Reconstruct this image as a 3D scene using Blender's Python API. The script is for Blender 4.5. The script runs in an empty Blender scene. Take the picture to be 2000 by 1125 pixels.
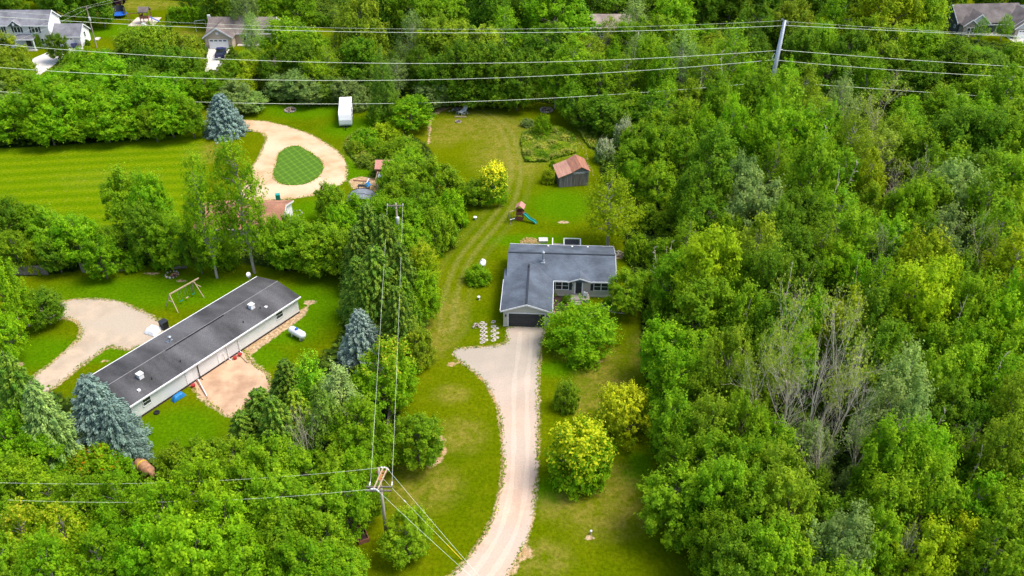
import bpy, bmesh, math, random
import numpy as np
from mathutils import Vector, Matrix
from mathutils.geometry import tessellate_polygon

# ------------------------------------------------------------------ camera, sky, sun, exposure
sc = bpy.context.scene
F, TILT, CAMH = 1745.0, math.radians(34.5), 71.3
cam_d = bpy.data.cameras.new('camera'); cam = bpy.data.objects.new('camera', cam_d)
sc.collection.objects.link(cam); sc.camera = cam
cam.location = (0, 0, CAMH); cam.rotation_euler = (math.radians(90) - TILT, 0, 0)
cam_d.sensor_width = 36; cam_d.lens = F / 2000 * 36; cam_d.clip_start = 1; cam_d.clip_end = 9000
SUN_EL, SUN_AZ = math.radians(62), math.radians(92)      # azimuth clockwise from +Y
w = bpy.data.worlds.new('World'); sc.world = w; w.use_nodes = True
nt = w.node_tree; bg = nt.nodes['Background']; sky = nt.nodes.new('ShaderNodeTexSky')
sky.sky_type = 'NISHITA'; sky.sun_disc = False; sky.sun_elevation = SUN_EL; sky.sun_rotation = SUN_AZ
sky.air_density = 1.0; sky.dust_density = 3.0; sky.ozone_density = 0.6
nt.links.new(sky.outputs[0], bg.inputs[0]); bg.inputs[1].default_value = 0.15
sl = bpy.data.lights.new('sun', 'SUN'); sl.energy = 1.7; sl.angle = math.radians(26); sl.color = (1, .95, .86)
so = bpy.data.objects.new('sun', sl); sc.collection.objects.link(so)
sd = Vector((math.sin(SUN_AZ) * math.cos(SUN_EL), math.cos(SUN_AZ) * math.cos(SUN_EL), math.sin(SUN_EL)))
so.rotation_euler = sd.to_track_quat('Z', 'Y').to_euler(); so.location = (0, 0, 200)
sc.view_settings.view_transform = 'Standard'; sc.view_settings.look = 'None'
sc.view_settings.exposure = 1.04; sc.view_settings.gamma = 1

rng = np.random.default_rng(7); random.seed(7)
C = sc.collection

def P(px, py, z=0.0):
    """place a sighted point: the ray through a photo pixel meets height z"""
    dx = (px - 1000) / F; v = (py - 562.5) / F
    d = (dx, math.cos(TILT) - v * math.sin(TILT), -math.sin(TILT) - v * math.cos(TILT))
    t = (z - CAMH) / d[2]
    return Vector((d[0] * t, d[1] * t, z))
def PY(px, py, Y):
    dx = (px - 1000) / F; v = (py - 562.5) / F
    d = (dx, math.cos(TILT) - v * math.sin(TILT), -math.sin(TILT) - v * math.cos(TILT))
    t = Y / d[1]
    return Vector((d[0] * t, Y, CAMH + d[2] * t))
def scale_at(p):
    return (p.y * math.cos(TILT) - (p.z - CAMH) * math.sin(TILT)) / F

# ------------------------------------------------------------------ materials
def mat(name, col, rough=.8, col2=None, scale=3.0, bump=0.0, metal=0.0, lo=.35, hi=.65, detail=4, spec=.3, stretch=None, rot=None):
    m = bpy.data.materials.new(name); m.use_nodes = True; n = m.node_tree; b = n.nodes['Principled BSDF']
    b.inputs['Roughness'].default_value = rough; b.inputs['Metallic'].default_value = metal
    b.inputs['Specular IOR Level'].default_value = spec
    if col2 is None: col2 = tuple(c * .8 for c in col)
    tc = n.nodes.new('ShaderNodeTexCoord'); mp = n.nodes.new('ShaderNodeMapping')
    if stretch: mp.inputs['Scale'].default_value = stretch
    if rot: mp.inputs['Rotation'].default_value = rot
    no = n.nodes.new('ShaderNodeTexNoise'); no.inputs['Scale'].default_value = scale; no.inputs['Detail'].default_value = detail
    cr = n.nodes.new('ShaderNodeValToRGB'); cr.color_ramp.elements[0].position = lo; cr.color_ramp.elements[1].position = hi
    cr.color_ramp.elements[0].color = (*col2, 1); cr.color_ramp.elements[1].color = (*col, 1)
    n.links.new(tc.outputs['Object'], mp.inputs[0]); n.links.new(mp.outputs[0], no.inputs[0])
    n.links.new(no.outputs['Fac'], cr.inputs[0]); n.links.new(cr.outputs[0], b.inputs['Base Color'])
    if bump:
        bp = n.nodes.new('ShaderNodeBump'); bp.inputs['Strength'].default_value = bump; bp.inputs['Distance'].default_value = .05
        n.links.new(no.outputs['Fac'], bp.inputs['Height']); n.links.new(bp.outputs[0], b.inputs['Normal'])
    return m
def siding(name, col, pitch=.2, horizontal=True, dark=.72):
    m = mat(name, col, .55, tuple(c * .92 for c in col), 1.5)
    n = m.node_tree; b = n.nodes['Principled BSDF']; src = b.inputs['Base Color'].links[0].from_socket
    tc = n.nodes.new('ShaderNodeTexCoord'); wv = n.nodes.new('ShaderNodeTexWave'); wv.wave_profile = 'SAW'
    wv.bands_direction = 'Z' if horizontal else 'X'; wv.inputs['Scale'].default_value = .314 / pitch
    cr = n.nodes.new('ShaderNodeValToRGB'); cr.color_ramp.elements[0].color = (dark,) * 3 + (1,); cr.color_ramp.elements[0].position = 0.0
    cr.color_ramp.elements[1].color = (1, 1, 1, 1); cr.color_ramp.elements[1].position = .25
    mx = n.nodes.new('ShaderNodeMix'); mx.data_type = 'RGBA'; mx.blend_type = 'MULTIPLY'; mx.inputs['Factor'].default_value = 1
    n.links.new(tc.outputs['Object'], wv.inputs[0]); n.links.new(wv.outputs['Fac'], cr.inputs[0])
    n.links.new(src, mx.inputs['A']); n.links.new(cr.outputs[0], mx.inputs['B']); n.links.new(mx.outputs['Result'], b.inputs['Base Color'])
    return m
def shingle(name, c1, c2, streak=None, scale=9, amp=(.72, 1.25)):
    m = mat(name, c1, .9, c2, scale, .5, detail=6, lo=.3, hi=.7, spec=.15)
    n = m.node_tree; b = n.nodes['Principled BSDF']; src = b.inputs['Base Color'].links[0].from_socket
    tc = n.nodes.new('ShaderNodeTexCoord'); n2 = n.nodes.new('ShaderNodeTexNoise'); n2.inputs['Scale'].default_value = .45; n2.inputs['Detail'].default_value = 5
    mp = n.nodes.new('ShaderNodeMapping'); mp.inputs['Scale'].default_value = streak or (1, 1, 1)
    cr = n.nodes.new('ShaderNodeValToRGB'); cr.color_ramp.elements[0].color = (amp[0],) * 3 + (1,); cr.color_ramp.elements[1].color = (amp[1],) * 3 + (1,)
    cr.color_ramp.elements[0].position = .35; cr.color_ramp.elements[1].position = .68
    wv = n.nodes.new('ShaderNodeTexBrick'); wv.inputs['Scale'].default_value = 1; wv.inputs['Color1'].default_value = (1, 1, 1, 1); wv.inputs['Color2'].default_value = (.86, .86, .86, 1)
    wv.inputs['Mortar'].default_value = (.62, .62, .62, 1); wv.inputs['Brick Width'].default_value = .35; wv.inputs['Row Height'].default_value = .16; wv.inputs['Mortar Size'].default_value = .015
    m1 = n.nodes.new('ShaderNodeMix'); m1.data_type = 'RGBA'; m1.blend_type = 'MULTIPLY'; m1.inputs['Factor'].default_value = 1
    m2 = n.nodes.new('ShaderNodeMix'); m2.data_type = 'RGBA'; m2.blend_type = 'MULTIPLY'; m2.inputs['Factor'].default_value = 1
    L = n.links.new
    L(tc.outputs['Object'], mp.inputs[0]); L(mp.outputs[0], n2.inputs[0]); L(n2.outputs['Fac'], cr.inputs[0]); L(tc.outputs['Object'], wv.inputs[0])
    L(src, m1.inputs['A']); L(cr.outputs[0], m1.inputs['B']); L(m1.outputs['Result'], m2.inputs['A']); L(wv.outputs['Color'], m2.inputs['B'])
    L(m2.outputs['Result'], b.inputs['Base Color'])
    return m
M = dict(
    white=mat('white_paint', (.78, .78, .76), .5, (.66, .66, .64), 4), trim=mat('white_trim', (.8, .8, .8), .45, (.72, .72, .72), 5),
    glass=mat('window_glass', (.035, .045, .05), .08, (.02, .025, .03), 2, spec=.6), black=mat('black_plastic', (.018, .018, .02), .5, (.01, .01, .012), 6),
    charcoal=mat('charcoal_metal', (.03, .035, .042), .45, (.022, .026, .032), 3), galv=mat('galvanised_steel', (.42, .45, .48), .42, (.3, .33, .36), 5, metal=.55),
    wood=mat('weathered_wood', (.22, .19, .16), .9, (.1, .085, .075), 5, .4, stretch=(1, 1, .12)), fence=mat('fence_boards', (.26, .22, .18), .9, (.12, .10, .085), 4, .4),
    pale_wood=mat('pale_lumber', (.5, .38, .24), .8, (.36, .26, .16), 4), pole=mat('pole_wood', (.42, .37, .29), .9, (.24, .2, .15), 6, .4, stretch=(1, 1, .08)),
    orange=mat('rust_plate', (.45, .2, .05), .8, (.3, .12, .03), 8), porcelain=mat('insulator_grey', (.62, .63, .62), .3, (.5, .5, .5), 5),
    wire=mat('aluminium_cable', (.85, .9, .72), .5, (.75, .8, .62), 2), asph=mat('felt_cap', (.24, .235, .23), .9, (.18, .175, .17), 4), yellow=mat('yellow_guard', (.7, .5, .04), .5, (.6, .42, .03), 3),
    roof_main=shingle('blue_grey_shingle', (.128, .152, .185), (.092, .112, .14)),
    roof_mh=shingle('black_grey_shingle', (.13, .128, .13), (.085, .084, .088), streak=(.8, .16, 1), amp=(.55, 1.35)),
    roof_h1=shingle('grey_shingle', (.25, .25, .27), (.18, .18, .2)), roof_h2=shingle('brown_grey_shingle', (.24, .2, .18), (.17, .14, .13)),
    roof_h3=shingle('taupe_shingle', (.2, .175, .165), (.14, .12, .115)), roof_h4=shingle('pinkish_shingle', (.42, .34, .3), (.32, .25, .22)),
    roof_tan=shingle('salmon_shingle', (.44, .22, .14), (.34, .16, .1)),
    sid_main=siding('greige_siding', (.5, .48, .42)), sid_mh=siding('white_siding', (.72, .73, .72), .25, dark=.82), sid_h1=siding('pale_siding', (.6, .6, .6)), sid_white=siding('bright_siding', (.88, .88, .88), dark=.9),
    sid_h2=siding('tan_siding', (.52, .42, .32)), sid_h3=siding('slate_siding', (.07, .085, .095)), sid_lav=siding('grey_shake', (.42, .43, .47)),
    stone=mat('field_stone', (.38, .33, .28), .9, (.2, .17, .15), 3.5, .6), concrete=mat('concrete', (.62, .58, .52), .85, (.52, .48, .43), .6),
    rust=mat('rusty_tin', (.42, .17, .09), .7, (.24, .12, .085), 1.6, .2, detail=6, stretch=(3, .4, 1)), rust2=mat('faded_rust_tin', (.5, .27, .18), .7, (.33, .17, .12), 1.5, .2, detail=6, stretch=(5, .3, 1)),
    barn=mat('grey_barn_board', (.24, .22, .215), .95, (.09, .083, .085), 3, .5, stretch=(3, 3, .12)), mulch=mat('dark_mulch', (.06, .035, .03), .95, (.03, .018, .016), 9, .5),
    green_plastic=mat('teal_plastic', (.012, .3, .26), .35, (.01, .24, .2), 3), dgreen=mat('green_enamel', (.01, .22, .15), .4, (.01, .16, .11), 3), red=mat('red_plastic', (.45, .03, .03), .5, (.35, .02, .02), 3),
    redwood=mat('redwood', (.26, .09, .06), .8, (.16, .05, .035), 6), canopy=mat('dusty_red_board', (.5, .24, .19), .8, (.42, .19, .15), 4),
    blue=mat('blue_tarp', (.02, .22, .5), .5, (.015, .14, .36), 3), bluepad=mat('blue_pad', (.02, .12, .55), .5, (.015, .1, .42), 3), net=mat('black_netting', (.06, .06, .06), .8, (.04, .04, .04), 9),
    sheet=mat('white_tarp', (.85, .87, .88), .5, (.74, .76, .78), 2, .2), navy=mat('navy_car_paint', (.012, .02, .12), .25, (.01, .016, .09), 2, spec=.6), tyre=mat('tyre_rubber', (.02, .02, .02), .8, (.012, .012, .012), 9),
    stoneb=mat('pale_stone', (.5, .45, .37), .9, (.34, .3, .24), 6, .4), ash=mat('ash_and_charred_wood', (.1, .09, .085), .95, (.03, .028, .026), 8, .5), rock=mat('brown_rock', (.46, .38, .32), .9, (.17, .13, .11), 5, .5),
    greytarp=mat('grey_tarp', (.2, .22, .25), .6, (.15, .165, .19), 3), orange_tank=mat('rust_tank', (.5, .27, .14), .75, (.25, .12, .07), 2, .2), purple_flower=mat('yellow_flower', (.7, .5, .03), .8),
    cover=mat('black_cover', (.012, .013, .015), .75, (.012, .013, .015), 3), brown=mat('brown_board', (.3, .13, .08), .85, (.2, .085, .055), 4), grey_deck=mat('grey_deck_board', (.32, .28, .25), .85, (.22, .19, .17), 5, stretch=(1, 8, 1)),
    pink=mat('salmon_paver', (.5, .2, .17), .9, (.4, .14, .12), 5), straw=mat('straw', (.55, .38, .16), .95, (.4, .27, .1), 6, .5))

# ------------------------------------------------------------------ mesh helpers
class MB:
    def __init__(s): s.v = []; s.f = []
    def add(s, vs, fs):
        o = len(s.v); s.v += [tuple(v) for v in vs]; s.f += [tuple(i + o for i in f) for f in fs]; return s
    def box(s, x0, x1, y0, y1, z0, z1, m=None):
        vs = [Vector(p) for p in ((x0, y0, z0), (x1, y0, z0), (x1, y1, z0), (x0, y1, z0), (x0, y0, z1), (x1, y0, z1), (x1, y1, z1), (x0, y1, z1))]
        if m is not None: vs = [m @ v for v in vs]
        return s.add(vs, [(0, 3, 2, 1), (4, 5, 6, 7), (0, 1, 5, 4), (1, 2, 6, 5), (2, 3, 7, 6), (3, 0, 4, 7)])
    def tube(s, pts, rad, n=6, cap=True):
        pts = [Vector(p) for p in pts]
        if not hasattr(rad, '__len__'): rad = [rad] * len(pts)
        o = len(s.v); vs = []; fs = []
        for i, p in enumerate(pts):
            d = (pts[min(i + 1, len(pts) - 1)] - pts[max(i - 1, 0)]).normalized()
            a = d.cross(Vector((0, 0, 1)) if abs(d.z) < .9 else Vector((1, 0, 0))).normalized(); b = d.cross(a)
            for k in range(n):
                t = 2 * math.pi * k / n
                vs.append(p + (a * math.cos(t) + b * math.sin(t)) * rad[i])
        for i in range(len(pts) - 1):
            for k in range(n):
                fs.append((i * n + k, i * n + (k + 1) % n, (i + 1) * n + (k + 1) % n, (i + 1) * n + k))
        if cap: fs.append(tuple(range(n))[::-1]); fs.append(tuple((len(pts) - 1) * n + k for k in range(n)))
        return s.add(vs, fs)
    def bar(s, a, b, wd, h):
        a = Vector(a); b = Vector(b); d = (b - a); L = d.length; q = d.to_track_quat('X', 'Z').to_matrix().to_4x4()
        return s.box(0, L, -wd / 2, wd / 2, -h / 2, h / 2, Matrix.Translation(a) @ q)
    def lathe(s, c, prof, n=16):
        c = Vector(c); o = []; fs = []
        for r, z in prof:
            for k in range(n):
                t = 2 * math.pi * k / n; o.append(c + Vector((r * math.cos(t), r * math.sin(t), z)))
        for i in range(len(prof) - 1):
            for k in range(n): fs.append((i * n + k, i * n + (k + 1) % n, (i + 1) * n + (k + 1) % n, (i + 1) * n + k))
        fs.append(tuple(range(n))[::-1]); fs.append(tuple((len(prof) - 1) * n + k for k in range(n)))
        return s.add(o, fs)
    def prism(s, poly, y0, y1):                     # polygon in xz swept along y
        n = len(poly); vs = [(x, y0, z) for x, z in poly] + [(x, y1, z) for x, z in poly]
        return s.add(vs, [tuple(range(n)), tuple(range(2 * n - 1, n - 1, -1))] + [(i, i + n, (i + 1) % n + n, (i + 1) % n) for i in range(n)])
    def prismx(s, poly, x0, x1):                    # polygon in yz swept along x
        n = len(poly); vs = [(x0, y, z) for y, z in poly] + [(x1, y, z) for y, z in poly]
        return s.add(vs, [tuple(range(n))[::-1], tuple(range(n, 2 * n))] + [(i, (i + 1) % n, (i + 1) % n + n, i + n) for i in range(n)])
    def build(s, name, m, parent=None, smooth=False, bevel=0, loc=None, rz=0):
        me = bpy.data.meshes.new(name); me.from_pydata(s.v, [], s.f)
        bm = bmesh.new(); bm.from_mesh(me); bmesh.ops.recalc_face_normals(bm, faces=bm.faces); bm.to_mesh(me); bm.free()
        me.materials.append(m); o = bpy.data.objects.new(name, me); C.objects.link(o)
        if smooth: me.polygons.foreach_set('use_smooth', [True] * len(me.polygons))
        if bevel:
            md = o.modifiers.new('bevel', 'BEVEL'); md.width = bevel; md.segments = 2; md.limit_method = 'ANGLE'
        if parent is not None: o.parent = parent
        if loc is not None: o.location = loc
        o.rotation_euler.z = rz
        return o
def tag(o, label=None, cat=None, group=None, kind=None):
    if label: o['label'] = label
    if cat: o['category'] = cat
    if group: o['group'] = group
    if kind: o['kind'] = kind
    return o
def thing(name, label, cat, loc=(0, 0, 0), rz=0, group=None):
    o = bpy.data.objects.new(name, None); C.objects.link(o); o.location = loc; o.rotation_euler.z = rz; o.empty_display_size = .5
    return tag(o, label, cat, group)

# ------------------------------------------------------------------ ground
def poly(*px): return np.array([P(a, b)[:2] for a, b in px])
def resample(pts, step, closed=True, jit=0.0):
    pts = np.asarray(pts, float); q = np.vstack([pts, pts[:1]]) if closed else pts
    # Catmull-Rom smoothing
    n = len(pts); out = []
    for i in range(n if closed else n - 1):
        if closed: p0, p1, p2, p3 = pts[i - 1], pts[i], pts[(i + 1) % n], pts[(i + 2) % n]
        else: p0, p1, p2, p3 = pts[max(i - 1, 0)], pts[i], pts[i + 1], pts[min(i + 2, n - 1)]
        k = max(1, int(np.linalg.norm(p2 - p1) / step))
        for t in np.arange(k) / k:
            out.append(.5 * ((2 * p1) + (-p0 + p2) * t + (2 * p0 - 5 * p1 + 4 * p2 - p3) * t * t + (-p0 + 3 * p1 - 3 * p2 + p3) * t ** 3))
    if not closed: out.append(pts[-1])
    out = np.array(out)
    if jit: out = out + rng.normal(0, jit, out.shape)
    return out
DRIVE = poly((993,640),(991,668),(962,676),(925,679),(893,682),(885,692),(903,708),(925,724),(948,746),(972,790),(981,850),(984,900),(979,955),(966,1005),(944,1048),(915,1090),(885,1122),(840,1160),(780,1210),(900,1230),(980,1160),(993,1125),(1006,1097),(1026,1058),(1039,1015),(1046,960),(1050,900),(1051,800),(1052,720),(1056,670),(1063,640))
LDRIVE = poly((-60,640),(0,630),(30,618),(62,604),(95,592),(125,589),(150,585),(200,585),(240,592),(275,608),(312,627),(330,645),(300,672),(270,676),(250,682),(215,676),(195,688),(170,705),(150,720),(128,738),(100,760),(60,790),(30,780),(55,750),(75,728),(100,712),(130,685),(155,662),(160,642),(150,626),(125,620),(100,624),(60,633),(30,647),(-60,672))
LOOP = poly((455,236),(490,235),(520,237),(560,247),(605,262),(645,285),(668,305),(678,330),(673,352),(650,370),(610,381),(570,388),(520,393),(470,396),(478,360),(490,332),(505,308),(514,288),(521,268),(510,258),(470,251),(440,250))
ISLE = poly((560,289),(545,300),(538,325),(534,342),(545,357),(570,362),(600,358),(622,345),(631,330),(625,312),(605,297),(580,285))
SANDY = poly((375,748),(400,718),(440,690),(475,684),(490,706),(520,733),(525,760),(480,790),(450,812),(425,797),(400,780),(385,764))
MHSTRIP = poly((372,752),(480,680),(600,598),(592,617),(485,694),(400,762))
LPAD = poly((684,352),(700,346),(745,350),(752,368),(725,373),(700,372),(688,364))
C1 = poly((60,116),(98,100),(150,92),(162,92),(164,97),(128,110),(108,125),(70,152),(30,175),(10,170),(45,146),(70,130))
C2 = poly((407,95),(449,95.5),(432,128),(424,140),(400,140),(402,120))
C3 = poly((1965,72),(2010,72),(2040,90),(1990,90))
PADX = poly((249,51),(300,51),(316,34),(268,34))
FLOORS = [poly((1150,205),(1110,215),(1085,205),(1000,195),(850,190),(800,230),(840,200),(760,190),(700,175),(560,190),(480,215),(470,150),(700,100),(1000,60),(1500,40),(2100,120),(2300,400),(2300,1300),(1420,1300),(1375,1125),(1330,1010),(1290,940),(1280,800),(1255,720),(1250,610),(1240,560),(1222,500),(1215,430),(1225,390),(1180,360),(1165,300),(1150,260)),
    poly((-60,285),(0,290),(200,278),(360,262),(400,250),(390,180),(480,160),(450,100),(260,95),(180,110),(120,115),(60,180),(-100,200)),
    poly((-60,430),(0,430),(60,450),(160,480),(220,440),(340,470),(420,480),(560,470),(660,450),(690,400),(770,270),(840,290),(850,400),(830,450),(800,480),(840,530),(830,610),(785,690),(775,860),(700,1000),(690,1130),(720,1130),(640,1250),(-200,1250),(-60,760),(60,740),(230,850),(270,900),(440,880),(540,745),(640,690),(670,640),(660,530),(560,530),(470,515),(240,520),(0,535)),
    poly((900,360),(945,350),(950,400),(900,400)), poly((860,395),(900,400),(910,430),(870,490),(830,470)),
    poly((50,-10),(60,-40),(500,-60),(420,0),(330,0),(240,-10)), poly((560,-20),(545,30),(620,50),(700,50),(700,-20)), poly((700,-60),(700,50),(1350,40),(1300,-60)), poly((1300,-60),(1350,20),(1450,20),(1640,30),(1830,30),(1830,-60))]
MEADOW = [poly((1018,262),(1045,248),(1105,255),(1120,262),(1128,300),(1090,310),(1068,318),(1025,318)), poly((1110,225),(1160,250),(1200,260),(1175,300),(1150,290)), poly((670,290),(690,262),(760,255),(800,262),(780,330),(720,330),(690,315)), poly((1740,170),(1830,180),(1850,215),(1800,250),(1740,215))]
TRACKS = [resample([P(a, b)[:2] for a, b in ((868,213),(905,214),(945,222),(972,238),(992,262),(1003,295),(1008,330),(1003,365),(990,400),(965,435),(935,470),(908,505),(890,545),(878,590),(872,640))], 1.0, False)]
EDGE2 = resample([P(a, b)[:2] for a, b in ((838,280),(840,240),(848,222),(880,210))], 1., False)
RPATH = resample([P(a, b)[:2] for a, b in ((1122,262),(1140,290),(1150,320),(1165,350))], 1., False)

def sdf(X, Y, pl, reach=6.0):
    """signed distance to a closed polygon, positive inside, only worked out near it"""
    out = np.full(X.shape, -reach); pl = np.asarray(pl)
    m = (X > pl[:, 0].min() - reach) & (X < pl[:, 0].max() + reach) & (Y > pl[:, 1].min() - reach) & (Y < pl[:, 1].max() + reach)
    x = X[m]; y = Y[m]; d2 = np.full(x.shape, 1e9); ins = np.zeros(x.shape, bool)
    for i in range(len(pl)):
        ax, ay = pl[i]; bx, by = pl[(i + 1) % len(pl)]
        ex, ey = bx - ax, by - ay; L = ex * ex + ey * ey + 1e-9
        t = np.clip(((x - ax) * ex + (y - ay) * ey) / L, 0, 1)
        d2 = np.minimum(d2, (x - ax - t * ex) ** 2 + (y - ay - t * ey) ** 2)
        if (ay > by) != (by > ay) or ay != by:
            c = ((ay > y) != (by > y)) & (x < (bx - ax) * (y - ay) / (by - ay + 1e-12) + ax); ins ^= c
    out[m] = np.where(ins, 1, -1) * np.sqrt(d2)
    return out
def ldist(X, Y, ln, reach=8.0):
    out = np.full(X.shape, reach); ln = np.asarray(ln)
    m = (X > ln[:, 0].min() - reach) & (X < ln[:, 0].max() + reach) & (Y > ln[:, 1].min() - reach) & (Y < ln[:, 1].max() + reach)
    x = X[m]; y = Y[m]; d2 = np.full(x.shape, reach ** 2)
    for i in range(len(ln) - 1):
        ax, ay = ln[i]; ex, ey = ln[i + 1] - ln[i]; L = ex * ex + ey * ey + 1e-9
        t = np.clip(((x - ax) * ex + (y - ay) * ey) / L, 0, 1)
        d2 = np.minimum(d2, (x - ax - t * ex) ** 2 + (y - ay - t * ey) ** 2)
    out[m] = np.sqrt(d2); return out
def sm(v, a, b): t = np.clip((v - a) / (b - a), 0, 1); return t * t * (3 - 2 * t)
def spot(X, Y, px, py, r, ry=None):
    p = P(px, py); ry = ry or r
    return 1 - sm(np.sqrt(((X - p.x) / r) ** 2 + ((Y - p.y) / ry) ** 2), .35, 1.0)
gx = np.concatenate([[-4000, -1500, -600, -300, -220], np.arange(-190, 190.1, .5), [220, 300, 600, 1500, 4000]])
gy = np.concatenate([[-2500, -800, -200, 0, 30], np.arange(46, 300.1, .5), [330, 400, 600, 1200, 2500, 6000]])
GX, GY = np.meshgrid(gx, gy); X = GX.ravel(); Y = GY.ravel()
dirt = np.zeros_like(X)
for pl, wd in ((DRIVE, .55), (LDRIVE, .7), (LOOP, .5), (SANDY, .9), (MHSTRIP, .5), (LPAD, .6)):
    dirt = np.maximum(dirt, sm(sdf(X, Y, pl), -wd * 1.4, wd * .3) * .85)
for a in ((850,221,1.5,1.),(858,214,1.8,.9),(866,211,1.2,.6),(1035,472,1.9,1.1),(862,862,.8,1.6),(866,880,.8,1.2),(856,898,1.,.9),(842,910,1.,.6),(880,711,1.1,.8),(972,770,1.3,1.8),(605,590,1.5,.9),(598,197,4,.8),(30,712,1.7,1.),(1022,1080,1.6,1.5),(1001,1105,1.2,1.4),(355,548,1.5,.6),(295,535,2.2,.5),(1210,500,1.2,1.6),(325,70,2.5,1.),(760,71,3,1.6),(900,150,5,2),(1345,322,2,1.),(268,268,2.,.4),(205,705,1.,.5),(1067,216,1.9,1.1),(567,216,1.7,1.),(1100,434,1.6,.8),(895,238,.9,.6),(935,586,.6,.4),(1152,1050,.9,.6),(676,340,.9,.5),(860,490,.8,.5),(1150,705,3.2,.9),(700,690,2.2,.8),(132,430,3,.9),(965,690,3,1.3)):
    dirt = np.maximum(dirt, .8 * spot(X, Y, *a))
dry = np.zeros_like(X)
for a in ((1150,690,6,3),(1180,740,5,5),(1150,790,4,3),(820,950,6,5),(850,660,4,6),(940,250,14,8),(880,620,3,7),(1000,300,10,14),(1180,1000,7,5),(1200,960,4,6),(1260,690,3,6),(120,440,8,2),(130,25,14,5),(260,10,20,6),(1420,40,12,4),(870,260,5,8),(1300,960,3,4),(1250,600,2.5,4),(880,770,3,2.5),(1070,280,8,4),(900,850,4,4),(1060,1090,4,3),(1110,990,5,3),(210,350,12,5),(400,300,6,6),(340,70,12,6)):
    dry = np.maximum(dry, spot(X, Y, *a))
lush_shade = np.zeros_like(X)
for a in ((600,210,14,8),(700,250,10,7),(700,330,6,8),(620,410,8,6),(600,600,8,9),(300,570,22,6),(350,840,8,6),(200,690,5,3),(500,700,6,4),(560,640,7,6),(1090,720,4,2.5),(1080,960,3,3),(1250,900,2,2),(80,690,8,5),(230,60,14,7),(1250,930,3,3),(1040,470,9,3),(1100,400,8,8),(470,620,8,5),(1870,85,10,5)):  # greener grass; spots beside the lawn trees put their shade into the colour
    lush_shade = np.maximum(lush_shade, spot(X, Y, *a))
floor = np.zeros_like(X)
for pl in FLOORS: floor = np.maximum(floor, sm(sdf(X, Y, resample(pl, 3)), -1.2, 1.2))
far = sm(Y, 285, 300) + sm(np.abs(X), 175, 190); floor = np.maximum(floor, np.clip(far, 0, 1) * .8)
mead = np.zeros_like(X)
for pl in MEADOW: mead = np.maximum(mead, sm(sdf(X, Y, resample(pl, 2)), -1., .8))
track = np.zeros_like(X)
for t in TRACKS:
    d = ldist(X, Y, t); track = np.maximum(track, (1 - sm(np.abs(d - .85), .15, .6)) * .62)
    track = np.maximum(track, (1 - sm(np.abs(d - 2.6),   .1, .8)) * .2)
for t, q_ in ((EDGE2, .7), (RPATH, .45)):
    d = ldist(X, Y, t); dirt = np.maximum(dirt, (1 - sm(d, .1, .7)) * q_)
FIELD = poly((-120,275),(390,262),(395,330),(400,420),(330,470),(0,450),(-120,440))
stripe = sm(sdf(X, Y, FIELD), -2, 1)
me = bpy.data.meshes.new('ground'); nx = len(gx); ny = len(gy); nv = nx * ny
me.vertices.add(nv); me.vertices.foreach_set('co', np.column_stack([X, Y, np.zeros_like(X)]).ravel())
ii = (np.arange(ny - 1)[:, None] * nx + np.arange(nx - 1)[None, :]).ravel()
q = np.column_stack([ii, ii + 1, ii + nx + 1, ii + nx]).ravel()
me.loops.add(len(q)); me.polygons.add(len(ii)); me.loops.foreach_set('vertex_index', q); me.polygons.foreach_set('loop_start', np.arange(len(ii)) * 4)
me.update()
for nm, ch in (('cover_a', (dirt, dry, lush_shade, floor)), ('cover_b', (mead, track, stripe, np.zeros_like(X)))):
    at = me.color_attributes.new(nm, 'FLOAT_COLOR', 'POINT'); at.data.foreach_set('color', np.column_stack(ch).ravel())

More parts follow.
